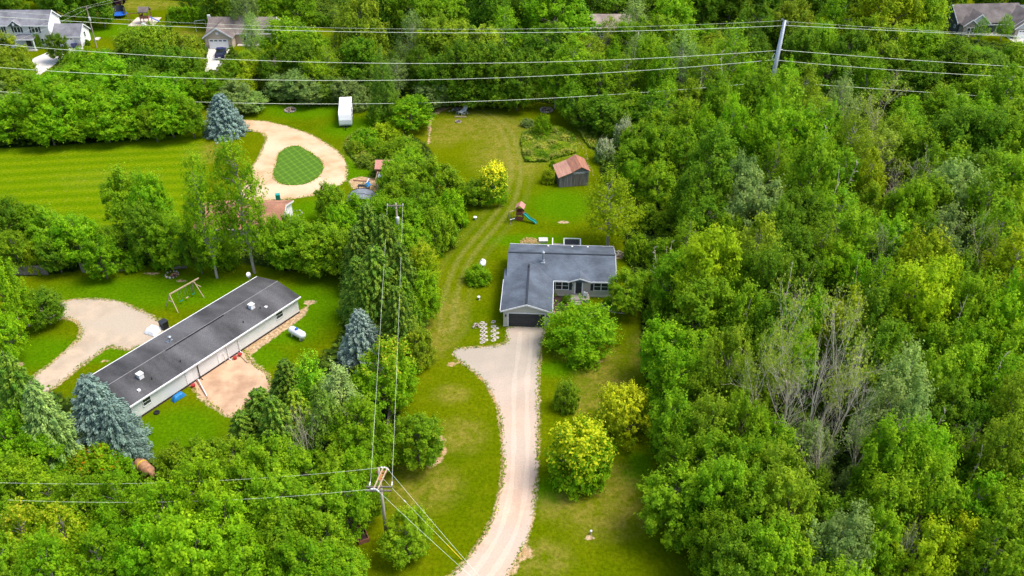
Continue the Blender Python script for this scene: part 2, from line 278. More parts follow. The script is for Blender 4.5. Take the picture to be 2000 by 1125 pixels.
def ground_mat():
    m = bpy.data.materials.new('meadow_and_lawn'); m.use_nodes = True; n = m.node_tree; b = n.nodes['Principled BSDF']
    b.inputs['Roughness'].default_value = .95; b.inputs['Specular IOR Level'].default_value = 0.0
    N = n.nodes.new; L = n.links.new
    geo = N('ShaderNodeNewGeometry')
    def noise(s, d=5, off=0, st=None):
        mp = N('ShaderNodeMapping'); mp.inputs['Location'].default_value = (off, off * .7, 0)
        if st: mp.inputs['Scale'].default_value = st
        L(geo.outputs['Position'], mp.inputs[0]); t = N('ShaderNodeTexNoise'); t.inputs['Scale'].default_value = s; t.inputs['Detail'].default_value = d
        t.inputs['Roughness'].default_value = .62; L(mp.outputs[0], t.inputs[0]); return t.outputs['Fac']
    def mth(op, a, c=None, d=None):
        t = N('ShaderNodeMath'); t.operation = op
        for i, v in enumerate((a, c, d)):
            if v is None: continue
            if isinstance(v, (int, float)): t.inputs[i].default_value = v
            else: L(v, t.inputs[i])
        return t.outputs[0]
    def mixc(f, a, c):
        t = N('ShaderNodeMix'); t.data_type = 'RGBA'
        if isinstance(f, (int, float)): t.inputs['Factor'].default_value = f
        else: L(f, t.inputs['Factor'])
        for k, v in (('A', a), ('B', c)):
            if isinstance(v, tuple): t.inputs[k].default_value = (*v, 1)
            else: L(v, t.inputs[k])
        return t.outputs['Result']
    def sstep(v, a, c):
        t = N('ShaderNodeMapRange'); t.interpolation_type = 'SMOOTHSTEP'; L(v, t.inputs[0]); t.inputs[1].default_value = a; t.inputs[2].default_value = c; return t.outputs[0]
    aa = N('ShaderNodeAttribute'); aa.attribute_name = 'cover_a'; ab = N('ShaderNodeAttribute'); ab.attribute_name = 'cover_b'
    sa = N('ShaderNodeSeparateColor'); L(aa.outputs['Color'], sa.inputs[0]); sb = N('ShaderNodeSeparateColor'); L(ab.outputs['Color'], sb.inputs[0])
    big = noise(.045, 4); mid = noise(.35, 6, 13); fine = noise(2.6, 6, 41); tiny = noise(9, 3, 77); blot = noise(.9, 5, 5)
    g = mixc(sstep(big, .35, .65), (.075, .115, .0005), (.105, .135, .0008))
    g = mixc(mth('MULTIPLY', sstep(mid, .42, .72), .5), g, (.14, .16, .003))
    g = mixc(mth('MULTIPLY', sstep(blot, .55, .75), .35), g, (.058, .118, .0005))
    g = mixc(mth('MULTIPLY', sa.outputs[2], .85), g, mixc(mid, (.05, .14, .001), (.08, .178, .001)))
    g = mixc(mth('MULTIPLY', mth('MULTIPLY', sa.outputs[1], .75), sstep(mth('ADD', blot, mth('MULTIPLY', mid, .5)), .5, .95)), g, (.22, .185, .03))
    # mowing stripes of the left field
    mp = N('ShaderNodeMapping'); mp.inputs['Rotation'].default_value = (0, 0, math.radians(-6)); L(geo.outputs['Position'], mp.inputs[0])
    wv = N('ShaderNodeTexWave'); wv.bands_direction = 'Y'; wv.inputs['Scale'].default_value = .105; wv.inputs['Distortion'].default_value = 2.2; wv.inputs['Detail'].default_value = 3; wv.inputs['Detail Scale'].default_value = .35
    L(mp.outputs[0], wv.inputs[0])
    g = mixc(mth('MULTIPLY', sb.outputs[2], .75), g, mixc(wv.outputs['Fac'], (.085, .17, .001), (.14, .215, .002)))
    g = mixc(mth('MULTIPLY', mth('MULTIPLY', sb.outputs[2], sstep(blot, .55, .8)), .6), g, (.25, .25, .03))
    g = mixc(mth('MULTIPLY', sb.outputs[1], mth('MULTIPLY_ADD', fine, 1.0, .15)), g, (.225, .21, .05))
    g = mixc(mth('MULTIPLY', sb.outputs[0], .9), g, mixc(sstep(fine, .3, .7), (.05, .1, .006), (.17, .22, .015)))
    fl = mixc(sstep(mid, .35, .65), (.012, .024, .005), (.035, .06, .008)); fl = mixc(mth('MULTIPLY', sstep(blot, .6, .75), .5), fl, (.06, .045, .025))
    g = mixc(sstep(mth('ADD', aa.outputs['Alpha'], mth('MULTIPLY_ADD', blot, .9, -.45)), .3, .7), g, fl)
    dc = mixc(sstep(fine, .3, .7), (.33, .22, .12), (.5, .37, .23)); dc = mixc(sstep(mid, .4, .65), dc, (.42, .27, .13))
    g = mixc(sstep(mth('ADD', sa.outputs[0], mth('MULTIPLY_ADD', mth('ADD', fine, blot), .8, -.8)), .35, .72), g, dc)
    v = mth('MULTIPLY', mth('MULTIPLY_ADD', fine, 1.5, .25), mth('MULTIPLY_ADD', tiny, .9, .55))
    hs = N('ShaderNodeHueSaturation'); L(g, hs.inputs['Color']); L(v, hs.inputs['Value']); L(hs.outputs[0], b.inputs['Base Color'])
    bp = N('ShaderNodeBump'); bp.inputs['Strength'].default_value = .6; bp.inputs['Distance'].default_value = .12; L(mth('ADD', tiny, fine), bp.inputs['Height']); L(bp.outputs[0], b.inputs['Normal'])
    return m
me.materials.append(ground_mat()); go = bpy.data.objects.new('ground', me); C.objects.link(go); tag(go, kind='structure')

def gravel(name, c1, c2, c3, wheel=None, old=None):
    m = mat(name, c1, .95, c2, .5, .3, detail=8, lo=.38, hi=.64, spec=.1); n = m.node_tree; b = n.nodes['Principled BSDF']; src = b.inputs['Base Color'].links[0].from_socket
    tc = n.nodes.new('ShaderNodeTexCoord'); n2 = n.nodes.new('ShaderNodeTexNoise'); n2.inputs['Scale'].default_value = 5; n2.inputs['Detail'].default_value = 6
    n3 = n.nodes.new('ShaderNodeTexNoise'); n3.inputs['Scale'].default_value = .13; n3.inputs['Detail'].default_value = 4
    cr = n.nodes.new('ShaderNodeValToRGB'); cr.color_ramp.elements[0].position = .3; cr.color_ramp.elements[1].position = .7; cr.color_ramp.elements[0].color = (.9, .9, .9, 1); cr.color_ramp.elements[1].color = (1.06, 1.06, 1.06, 1)
    c3r = n.nodes.new('ShaderNodeValToRGB'); c3r.color_ramp.elements[0].position = .42; c3r.color_ramp.elements[1].position = .62; c3r.color_ramp.elements[0].color = (0, 0, 0, 1); c3r.color_ramp.elements[1].color = (1, 1, 1, 1)
    a = n.nodes.new('ShaderNodeMix'); a.data_type = 'RGBA'; a.inputs['B'].default_value = (*c3, 1)
    mu = n.nodes.new('ShaderNodeMix'); mu.data_type = 'RGBA'; mu.blend_type = 'MULTIPLY'; mu.inputs['Factor'].default_value = 1
    if old:
        sx_ = n.nodes.new('ShaderNodeSeparateXYZ'); n.links.new(tc.outputs['Object'], sx_.inputs[0]); ad = n.nodes.new('ShaderNodeMath'); ad.operation = 'MULTIPLY_ADD'; n.links.new(n3.outputs['Fac'], ad.inputs[0]); ad.inputs[1].default_value = 9; n.links.new(sx_.outputs[1], ad.inputs[2])
        mr_ = n.nodes.new('ShaderNodeMapRange'); mr_.interpolation_type = 'SMOOTHSTEP'; n.links.new(ad.outputs[0], mr_.inputs[0]); mr_.inputs[1].default_value = 77; mr_.inputs[2].default_value = 90
        om = n.nodes.new('ShaderNodeMix'); om.data_type = 'RGBA'; n.links.new(mr_.outputs[0], om.inputs['Factor']); n.links.new(src, om.inputs['A']); om.inputs['B'].default_value = (*old, 1); src = om.outputs['Result']
    L = n.links.new; L(tc.outputs['Object'], n2.inputs[0]); L(tc.outputs['Object'], n3.inputs[0]); L(n2.outputs['Fac'], cr.inputs[0]); L(n3.outputs['Fac'], c3r.inputs[0])
    L(c3r.outputs[0], a.inputs['Factor']); L(src, a.inputs['A']); L(a.outputs['Result'], mu.inputs['A']); L(cr.outputs[0], mu.inputs['B']); L(mu.outputs['Result'], b.inputs['Base Color'])
    return m
def sheet(name, pl, m, z, jit=.07, step=.35, kind='structure'):
    p = resample(pl, step, True, jit) if jit else np.asarray(pl)
    vs = [(float(a), float(b), z) for a, b in p]
    tr = tessellate_polygon([[Vector(v) for v in vs]])
    me = bpy.data.meshes.new(name); me.from_pydata(vs, [], [tuple(t) for t in tr])
    bm = bmesh.new(); bm.from_mesh(me); bmesh.ops.recalc_face_normals(bm, faces=bm.faces)
    if bm.faces and sum(f.normal.z for f in bm.faces) < 0: bmesh.ops.reverse_faces(bm, faces=bm.faces)
    bm.to_mesh(me); bm.free(); me.materials.append(m)
    o = bpy.data.objects.new(name, me); C.objects.link(o); return tag(o, kind=kind)
GRAV = gravel('pale_gravel', (.56, .40, .295), (.48, .34, .25), (.47, .375, .30), old=(.36, .31, .25))
SAND = gravel('pink_sand_gravel', (.60, .40, .24), (.47, .30, .17), (.6, .44, .29))
sheet('driveway', DRIVE, GRAV, .012); sheet('gravel_driveway', LDRIVE, gravel('tan_gravel', (.5, .39, .28), (.38, .3, .22), (.42, .35, .27)), .012, .1)
sheet('loop_driveway', LOOP, SAND, .012, .1)
sheet('sandy_patch', SANDY, gravel('sand', (.56, .37, .235), (.38, .24, .15), (.6, .42, .28)), .012, .12)
sheet('concrete_driveway', C1, M['concrete'], .016, 0); sheet('concrete_driveway', C2, M['concrete'], .016, 0); sheet('concrete_driveway', C3, M['concrete'], .016, 0)
sheet('playground_pad', PADX, gravel('pad_sand', (.6, .5, .42), (.52, .43, .36), (.62, .52, .44)), .016, 0)
def isle_mat():
    m = mat('diamond_mown_grass', (.065, .145, .005), .95, (.048, .115, .004), 4, .4, detail=6); n = m.node_tree; b = n.nodes['Principled BSDF']; src = b.inputs['Base Color'].links[0].from_socket
    last = src
    for ang in (38, -34):
        tc = n.nodes.new('ShaderNodeTexCoord'); mp = n.nodes.new('ShaderNodeMapping'); mp.inputs['Rotation'].default_value = (0, 0, math.radians(ang)); wv = n.nodes.new('ShaderNodeTexWave'); wv.inputs['Scale'].default_value = .26; wv.inputs['Distortion'].default_value = .8; wv.inputs['Detail'].default_value = 2
        cr = n.nodes.new('ShaderNodeValToRGB'); cr.color_ramp.elements[0].position = .72; cr.color_ramp.elements[0].color = (1, 1, 1, 1); cr.color_ramp.elements[1].position = .95; cr.color_ramp.elements[1].color = (1.4, 1.3, 1.5, 1)
        mu = n.nodes.new('ShaderNodeMix'); mu.data_type = 'RGBA'; mu.blend_type = 'MULTIPLY'; mu.inputs['Factor'].default_value = 1
        n.links.new(tc.outputs['Object'], mp.inputs[0]); n.links.new(mp.outputs[0], wv.inputs[0]); n.links.new(wv.outputs['Fac'], cr.inputs[0]); n.links.new(last, mu.inputs['A']); n.links.new(cr.outputs[0], mu.inputs['B']); last = mu.outputs['Result']
    n.links.new(last, b.inputs['Base Color']); return m
sheet('grass_island', ISLE, isle_mat(), .03, .06)
pond = sheet('pond_water', poly((1575,0),(1640,-8),(1665,8),(1640,18),(1620,12),(1590,14)), mat('pond', (.2, .24, .24), .15, (.16, .2, .2), .2), .012, .2)
sheet('asphalt_road', poly((1640,36),(1700,34),(1705,50),(1650,50)), mat('asphalt', (.12, .12, .12), .9, (.1, .1, .1), 2), .012, 0)
# ------------------------------------------------------------------ vegetation
def leafmat(name, tipcol=None, tipamt=0.0, vary=.55, trans=.45):
    m = bpy.data.materials.new(name); m.use_nodes = True; n = m.node_tree; n.nodes.clear(); N = n.nodes.new; L = n.links.new
    out = N('ShaderNodeOutputMaterial'); oi = N('ShaderNodeObjectInfo'); at = N('ShaderNodeAttribute'); at.attribute_name = 'leaf'
    sp = N('ShaderNodeSeparateColor'); L(at.outputs['Color'], sp.inputs[0])     # r random per leaf, g random per clump, b height in crown
    hs = N('ShaderNodeHueSaturation'); L(oi.outputs['Color'], hs.inputs['Color'])
    a = N('ShaderNodeMath'); a.operation = 'MULTIPLY_ADD'; L(sp.outputs[0], a.inputs[0]); a.inputs[1].default_value = vary; a.inputs[2].default_value = 1 - vary * .5
    a2 = N('ShaderNodeMath'); a2.operation = 'MULTIPLY_ADD'; L(sp.outputs[1], a2.inputs[0]); a2.inputs[1].default_value = .5; a2.inputs[2].default_value = .78
    a3 = N('ShaderNodeMath'); a3.operation = 'MULTIPLY'; L(a.outputs[0], a3.inputs[0]); L(a2.outputs[0], a3.inputs[1]); L(a3.outputs[0], hs.inputs['Value'])
    h = N('ShaderNodeMath'); h.operation = 'MULTIPLY_ADD'; L(sp.outputs[1], h.inputs[0]); h.inputs[1].default_value = -.04; h.inputs[2].default_value = .515; L(h.outputs[0], hs.inputs['Hue'])
    col = hs.outputs[0]
    if tipcol:
        t = N('ShaderNodeMath'); t.operation = 'MULTIPLY_ADD'; L(sp.outputs[2], t.inputs[0]); t.inputs[1].default_value = .9; L(sp.outputs[0], t.inputs[2])
        r = N('ShaderNodeMapRange'); L(t.outputs[0], r.inputs[0]); r.inputs[1].default_value = 1.65 - tipamt; r.inputs[2].default_value = 1.75 - tipamt
        mx = N('ShaderNodeMix'); mx.data_type = 'RGBA'; L(r.outputs[0], mx.inputs['Factor']); L(col, mx.inputs['A']); mx.inputs['B'].default_value = (*tipcol, 1); col = mx.outputs['Result']
    d = N('ShaderNodeBsdfPrincipled'); L(col, d.inputs['Base Color']); d.inputs['Roughness'].default_value = .55; d.inputs['Specular IOR Level'].default_value = .06
    tr = N('ShaderNodeBsdfTranslucent'); gm = N('ShaderNodeHueSaturation'); gm.inputs['Value'].default_value = 1.5; gm.inputs['Hue'].default_value = .488; L(col, gm.inputs['Color']); L(gm.outputs[0], tr.inputs['Color'])
    ms = N('ShaderNodeMixShader'); ms.inputs[0].default_value = trans; L(d.outputs[0], ms.inputs[1]); L(tr.outputs[0], ms.inputs[2]); L(ms.outputs[0], out.inputs[0])
    return m
LM = dict(plain=leafmat('foliage'), yellow=leafmat('foliage_yellow_tips', (.58, .62, .02), .5), gold=leafmat('foliage_gold_top', (.95, .9, .05), .5), orange=leafmat('foliage_orange_tips', (.55, .19, .01), -.12),
          part=leafmat('foliage_part_yellow', (.5, .5, .03), .12), needle=leafmat('needles', vary=.45, trans=.12), pale=leafmat('foliage_white_bloom', (.5, .52, .36), .45))
BARK = mat('bark', (.2, .17, .14), .95, (.1, .085, .07), 4, .4); PALE = mat('pale_bark', (.42, .38, .33), .9, (.26, .23, .2), 4, .3); BARE = mat('bare_silver_wood', (.82, .72, .58), .9, (.6, .5, .38), 3, .2)

def unit(v): return v / (np.linalg.norm(v, axis=-1, keepdims=True) + 1e-9)
def quad_mesh(name, c, nrm, size, attr, aspect=.7, axis=None):
    """many small leaf faces in one mesh"""
    n = len(c); nrm = unit(nrm)
    t = np.random.default_rng(n).normal(size=(n, 3)) if axis is None else axis + 0
    t = unit(t - (t * nrm).sum(1, keepdims=True) * nrm); b = np.cross(nrm, t); s = size[:, None]
    v = np.stack([c - t * s, c - b * s * aspect + nrm * s * .12, c + t * s, c + b * s * aspect + nrm * s * .12], 1).reshape(-1, 3)
    me = bpy.data.meshes.new(name); me.vertices.add(4 * n); me.vertices.foreach_set('co', v.ravel()); me.loops.add(4 * n); me.polygons.add(n)
    me.loops.foreach_set('vertex_index', np.arange(4 * n)); me.polygons.foreach_set('loop_start', np.arange(n) * 4); me.update()
    a = me.color_attributes.new('leaf', 'FLOAT_COLOR', 'POINT'); col = np.repeat(np.column_stack([attr, np.ones(n)]), 4, 0); a.data.foreach_set('color', col.ravel())
    return me
def skeleton_mesh(name, segs, m, n=5):
    mb = MB()
    for pts, rad in segs: mb.tube(pts, rad, n, False)
    me = bpy.data.meshes.new(name); me.from_pydata(mb.v, [], mb.f); me.materials.append(m); me.polygons.foreach_set('use_smooth', [True] * len(me.polygons)); return me
def curve(a, b, sag, r, k=4):
    a = np.array(a, float); b = np.array(b, float); o = []
    for i in range(k + 1):
        t = i / k; p = a + (b - a) * t; p = p + np.array([r.normal(0, .05), r.normal(0, .05), 0]) * np.linalg.norm(b - a) * (0 < i < k) + np.array([0, 0, sag * math.sin(math.pi * t)]); o.append(p)
    return o

def broadleaf(name, seed, R=4.0, H=12.0, base=.22, prof='round', nclump=90, per=230, leaf=.2, crad=.95, tuft=1.25, gaps=.0, limbs=14, up=.35, droop=0, pale=False):
    r = np.random.default_rng(seed); cb = H * base; ch = H - cb
    lump = [(r.uniform(0, 2 * math.pi), r.uniform(.1, .9), r.uniform(-.22, .2)) for _ in range(9)]
    def rad(z, a):
        if prof == 'round': p = math.sqrt(max(0, 1 - abs((z - .42) / .6) ** 2.3))
        elif prof == 'dome': p = math.sqrt(max(0, 1 - (z / 1.02) ** 2.6)) * (.86 + .14 * min(1, z * 4))
        elif prof == 'tall': p = (1 - z ** 2.2) ** .75 * (.62 + .38 * min(1, z * 3.2))
        else: p = max(0, 1 - z) ** .8 * (.8 + .2 * min(1, z * 6))
        for la, lz, lv in lump: p *= 1 + lv * math.exp(-((math.cos(a - la) - 1) ** 2) * 3 - ((z - lz) / .2) ** 2)
        return p * R
    cs = []; tries = 0
    while len(cs) < nclump and tries < nclump * 40:
        tries += 1; z = r.uniform(.02, .99); a = r.uniform(0, 2 * math.pi); pr_ = rad(z, a)
        if r.random() > (pr_ / R + .12): continue
        q = pr_ * r.uniform(.72, .98) if r.random() < .8 else pr_ * r.uniform(.2, .7)
        if gaps and math.sin(a * 3 + seed) * math.sin(z * 11 + seed) > 1 - gaps: continue
        p = np.array([q * math.cos(a), q * math.sin(a), cb + ch * z])
        if any(np.linalg.norm((p - c[0]) * (1, 1, .8)) < crad * .72 for c in cs[-60:]): continue
        out = np.array([math.cos(a) * (q / R + .15), math.sin(a) * (q / R + .15), (z - .35) * 1.4 + .25]); cs.append((p, unit(out)))
    cc = []; nn = []; at = []; szz = []
    for p, o in cs:
        k = int(per * r.uniform(.6, 1.3)); rc = crad * r.uniform(.6, 1.45); ns = r.integers(5, 11)
        ax = unit(o + np.array([0, 0, up + r.uniform(-.2, .35) - droop])); ds = unit(r.normal(size=(ns, 3)) + o * .7 + np.array([0, 0, .25])); sc_ = r.uniform(.45, 1.15, ns)[:, None] * rc
        si = r.integers(0, ns, k); d = ds[si]; al = (ds @ ax)[:, None]; sp = ds * sc_ + np.maximum(al, 0) * ax * rc * (tuft - 1)
        g_ = r.normal(0, 1, (k, 3)); ga = (g_ * (d + ax)).sum(1, keepdims=True) * .5; pos = p + sp[si] + (g_ * .2 + ga * (d + ax) * .14) * rc * r.uniform(.5, 1.3, ns)[si][:, None]
        pos += r.normal(0, .07, (k, 3)); pos[:, 2] -= droop * rc * r.uniform(0, 1.3, k); d = unit(d + g_ * .25)
        cc.append(pos); nn.append(d * .6 + o * .35 + np.array([0, 0, .45]) + r.normal(0, .42, (k, 3))); cr = r.random()
        cs_ = np.clip(cr * .6 + r.random(ns) * .4, 0, 1)[si]; at.append(np.column_stack([r.random(k), cs_, np.clip((pos[:, 2] - cb) / ch, 0, 1)])); szz.append(leaf * r.uniform(.42, 1.3, k) * r.uniform(.85, 1.15))
    me = quad_mesh(name + '_crown', np.vstack(cc), np.vstack(nn), np.concatenate(szz), np.vstack(at))
    tr = R * .055 + .06; segs = []; top = cb + ch * .8; tk = [np.array([r.normal(0, .12) * (i > 0) * i * .5, r.normal(0, .12) * (i > 0) * i * .5, -0.15 + top * i / 6]) for i in range(7)]
    segs.append((tk, [tr * (1 - .13 * i) for i in range(7)]))
    idx = r.permutation(len(cs))[:limbs * 2]
    for j, i in enumerate(idx):
        p = cs[i][0] * (.93, .93, 1); zz = min(max(p[2] - np.hypot(p[0], p[1]) * r.uniform(.55, 1.0), cb * .75 + .3), top * .9); f = (zz + .15) / top * 6; k = min(5, int(f)); a = tk[k] + (tk[k + 1] - tk[k]) * (f - k)
        segs.append((curve(a, p, .25, r), [tr * .42, tr * .3, tr * .2, tr * .12, .02]))
    return me, skeleton_mesh(name + '_trunk', segs, PALE if pale else BARK), H, R

def conifer(name, seed, R=3.2, H=11, droop=.25, tiers=26, leaf=.15, dens=1.0, base=.04, soft=False):
    r = np.random.default_rng(seed); cc = []; nn = []; at = []; szz = []; segs = [([(0, 0, -.15), (0, 0, H * .97)], [R * .06 + .05, .03])]; ax = []
    for t in range(tiers):
        z0 = H * (base + (.97 - base) * (t / tiers) ** 1.05); f = 1 - z0 / H; L0 = R * 1.12 * (f ** .72)
        nb = max(5, int(6 + 12 * f)); off = r.uniform(0, 6.28)
        for j in range(nb):
            a = off + 2 * math.pi * j / nb + r.normal(0, .12); Lb = L0 * r.uniform(.72, 1.08) + .15; dr = droop * r.uniform(.6, 1.3)
            k = int((36 + 74 * Lb / R) * dens); u = r.uniform(.12, 1, k) ** .75; wdt = (.16 + .2 * Lb) * (1.05 - u) + .07
            sd_ = r.uniform(-1, 1, k) * wdt; h = -dr * Lb * u + .42 * dr * Lb * u ** 3 * 1.5 + r.normal(0, .05 + .05 * Lb, k) - np.abs(sd_) * .35
            x = Lb * u; ca, sa = math.cos(a), math.sin(a); pos = np.column_stack([x * ca - sd_ * sa, x * sa + sd_ * ca, z0 + h]); cc.append(pos)
            nn.append(np.column_stack([np.full(k, ca * .35), np.full(k, sa * .35), np.full(k, .85)]) + r.normal(0, .4, (k, 3))); cr = r.random()
            at.append(np.column_stack([r.random(k), np.full(k, cr), np.clip(pos[:, 2] / H, 0, 1)])); szz.append(leaf * r.uniform(.6, 1.25, k)); d = np.column_stack([ca + (-sd_ / .5) * sa * .6, sa + (sd_ / .5) * ca * .6, np.full(k, -.1)]); ax.append(d)
            if j % 3 == 0: segs.append(([(0, 0, z0), (Lb * .5 * ca, Lb * .5 * sa, z0 - dr * Lb * .5), (Lb * .85 * ca, Lb * .85 * sa, z0 - dr * Lb * .5)], [.04, .03, .012]))
    me = quad_mesh(name + '_crown', np.vstack(cc), np.vstack(nn), np.concatenate(szz), np.vstack(at), .42, np.vstack(ax))
    return me, skeleton_mesh(name + '_trunk', segs, BARK, 4), H, R

def deadtree(name, seed, R=3.5, H=12, leafy=0, lean=0.0):
    r = np.random.default_rng(seed); segs = []; tips = []
    def grow(p, d, L, rad, lev):
        k = 4; pts = [p]; q = p.copy(); dd = d.copy()
        for i in range(k):
            dd = unit(dd + r.normal(0, .12 + .05 * lev, 3) + np.array([0, 0, .17 if lev else .05])); q = q + dd * L / k; pts.append(q.copy())
        segs.append((pts, [rad * (1 - .62 * i / k) * (.8 if lev else 1) for i in range(k + 1)])); tips.extend(pts[2:] if lev > 1 else [])
        if lev >= 4 or rad < .012: return
        for i in range([8, 6, 5, 3][min(lev, 3)]):
            f = r.uniform(.22 if lev == 0 else .3, 1.0); j = min(k - 1, int(f * k)); b = pts[j] + (pts[j + 1] - pts[j]) * (f * k - j)
            a = unit(np.cross(dd, r.normal(size=3))); nd = unit(dd * r.uniform(.7, 1.0) + a * r.uniform(.4, .8)); grow(b, nd, L * (r.uniform(.5, .8) if lev == 0 else r.uniform(.36, .62)), max(rad * (1 - .6 * f) * .55, .011), lev + 1)
    grow(np.array([0, 0, -.15]), unit(np.array([lean, 0, 1.])), H * .72, .16, 0)
    tr = skeleton_mesh(name + '_trunk', segs, BARE, 4); me = None
    if leafy:
        T_ = np.array(tips); k = leafy; i = r.integers(0, len(T_), k); pos = T_[i] + r.normal(0, .22, (k, 3))
        me = quad_mesh(name + '_crown', pos, r.normal(size=(k, 3)) + (0, 0, .7), .13 * r.uniform(.6, 1.3, k), np.column_stack([r.random(k), r.random(k), np.clip(pos[:, 2] / H, 0, 1)]))
    return me, tr, H, R

def snag(name, seed, H=10):
    r = np.random.default_rng(seed); tk = [np.array([r.normal(0, .1) * i * .4, r.normal(0, .1) * i * .4, -.15 + H * i / 6]) for i in range(7)]; segs = [(tk, [.12 - .017 * i for i in range(7)])]
    for j in range(20):
        f = r.uniform(1.8, 5.9); k = int(f); b = tk[k] + (tk[min(k + 1, 6)] - tk[k]) * (f - k); a = r.uniform(0, 6.3); L_ = r.uniform(.4, 1.5) * (1.15 - f / 8); e = b + np.array([math.cos(a) * L_, math.sin(a) * L_, L_ * r.uniform(.2, .9)]); segs.append((curve(b, e, .1, r, 3), [.035, .026, .018, .01]))
        if L_ > .8: e2 = e + np.array([r.normal(0, .3), r.normal(0, .3), .4]); m_ = b + (e - b) * .55; segs.append((curve(m_, e2, .05, r, 2), [.02, .014, .008]))
    return None, skeleton_mesh(name + '_trunk', segs, BARE, 4), H, 1.4

PROTO = {}
def proto(k, *v): PROTO.setdefault(k, []).append(v)
for s in range(3): proto('mpl', *broadleaf('maple', 10 + s, prof='round', nclump=100, per=230, leaf=.19, crad=.92))
for s in range(3): proto('oak', *broadleaf('oak', 20 + s, R=4.6, H=12, prof='round', nclump=110, per=230, leaf=.2, crad=1.0, tuft=1.0, up=.15))
for s in range(3): proto('ash', *broadleaf('ash', 30 + s, R=3.6, H=13, prof='tall', nclump=95, per=190, leaf=.17, crad=.85, tuft=1.6, up=.6, gaps=.12, limbs=18, pale=True))
for s in range(3): proto('lo', *broadleaf('loose', 40 + s, R=3.8, H=13, prof='tall', nclump=100, per=95, leaf=.15, crad=1.0, tuft=1.3, up=.3, gaps=.25, limbs=26, pale=True))
for s in range(2): proto('pop', *broadleaf('poplar', 50 + s, R=4.4, H=19, base=.2, prof='tall', nclump=140, per=110, leaf=.17, crad=1.05, tuft=1.4, up=.5, gaps=.3, limbs=30, pale=True))
for s in range(3): proto('shb', *broadleaf('shrub', 60 + s, R=2.5, H=3.2, base=.0, prof='dome', nclump=75, per=150, leaf=.13, crad=.52, tuft=1.3, limbs=6))
for s in range(2): proto('wil', *broadleaf('willow', 70 + s, R=3.8, H=7, base=.06, prof='dome', nclump=130, per=170, leaf=.12, crad=.75, tuft=1.3, up=.1, droop=.35, limbs=10))
for s in range(2): proto('dom', *broadleaf('domed', 75 + s, R=3.6, H=7, base=.08, prof='dome', nclump=120, per=150, leaf=.16, crad=.68, tuft=1.15, up=.2, limbs=10))
for s in range(2): proto('spr', *conifer('spruce', 80 + s, R=3.4, H=12, droop=.42, tiers=27, leaf=.17))
for s in range(2): proto('blu', *conifer('blue_spruce', 84 + s, R=3.1, H=9.5, droop=.2, tiers=24, leaf=.14, dens=1.35, base=.03))
for s in range(2): proto('pin', *broadleaf('pine', 88 + s, R=3.6, H=12, base=.1, prof='cone', nclump=120, per=190, leaf=.13, crad=.8, tuft=1.3, up=.5, limbs=10))
proto('arb', *broadleaf('arborvitae', 91, R=.8, H=4, base=0, prof='tall', nclump=60, per=70, leaf=.12, crad=.35, tuft=1.6, up=.8, limbs=2))
for s in range(3): proto('ded', *deadtree('dead', 95 + s))
for s in range(2): proto('hlf', *deadtree('half_dead', 101 + s, leafy=1800))
for s in range(3): proto('sng', *snag('snag', 120 + s))
proto('len', *deadtree('leaning', 110, leafy=1500, lean=.55))
PAL = dict(G=(.185, .345, .010), B=(.168, .36, .007), Y=(.265, .38, .008), O=(.215, .33, .014), D=(.12, .25, .010), S=(.22, .335, .08), K=(.225, .325, .265), L=(.205, .395, .008), P=(.06, .022, .04), T=(.23, .33, .03), W=(.22, .34, .07), E=(.125, .235, .02))
CW = dict(G='mid green', B='bright green', Y='yellow green', O='olive green', D='dark green', S='grey green', K='silvery blue', L='lime green', P='purple leaved', T='tan green', W='white flowering', E='deep green')
KN = dict(mpl=('broadleaf_tree', 'broad crowned tree', 'tree'), oak=('oak_tree', 'wide lumpy tree', 'tree'), ash=('broadleaf_tree', 'tufted tree', 'tree'), lo=('broadleaf_tree', 'open crowned tree', 'tree'),
    pop=('poplar_tree', 'tall loose tree', 'tree'), shb=('shrub', 'low shrub', 'shrub'), wil=('willow_tree', 'feathery domed tree', 'tree'), dom=('maple_tree', 'neat domed tree', 'tree'), spr=('spruce_tree', 'layered spruce', 'spruce'),
    blu=('blue_spruce_tree', 'blue spruce', 'spruce'), pin=('pine_tree', 'soft tufted pine', 'pine'), arb=('arborvitae', 'columnar arborvitae', 'evergreen'), ded=('dead_tree', 'bare dead tree', 'dead tree'), hlf=('dying_tree', 'dying tree', 'dying tree'), sng=('bare_snag', 'slender pale snag', 'dead tree'), len=('leaning_tree', 'leaning tree', 'tree'))
ORD = ['leftmost', 'second', 'third', 'fourth', 'fifth', 'sixth', 'seventh', 'eighth', 'ninth', 'tenth', 'eleventh', 'twelfth', 'thirteenth', 'fourteenth', 'fifteenth', 'sixteenth', 'seventeenth', 'eighteenth', 'nineteenth', 'twentieth', 'twenty-first', 'twenty-second', 'twenty-third', 'twenty-fourth', 'twenty-fifth', 'twenty-sixth']
tcount = 0; TREES = []
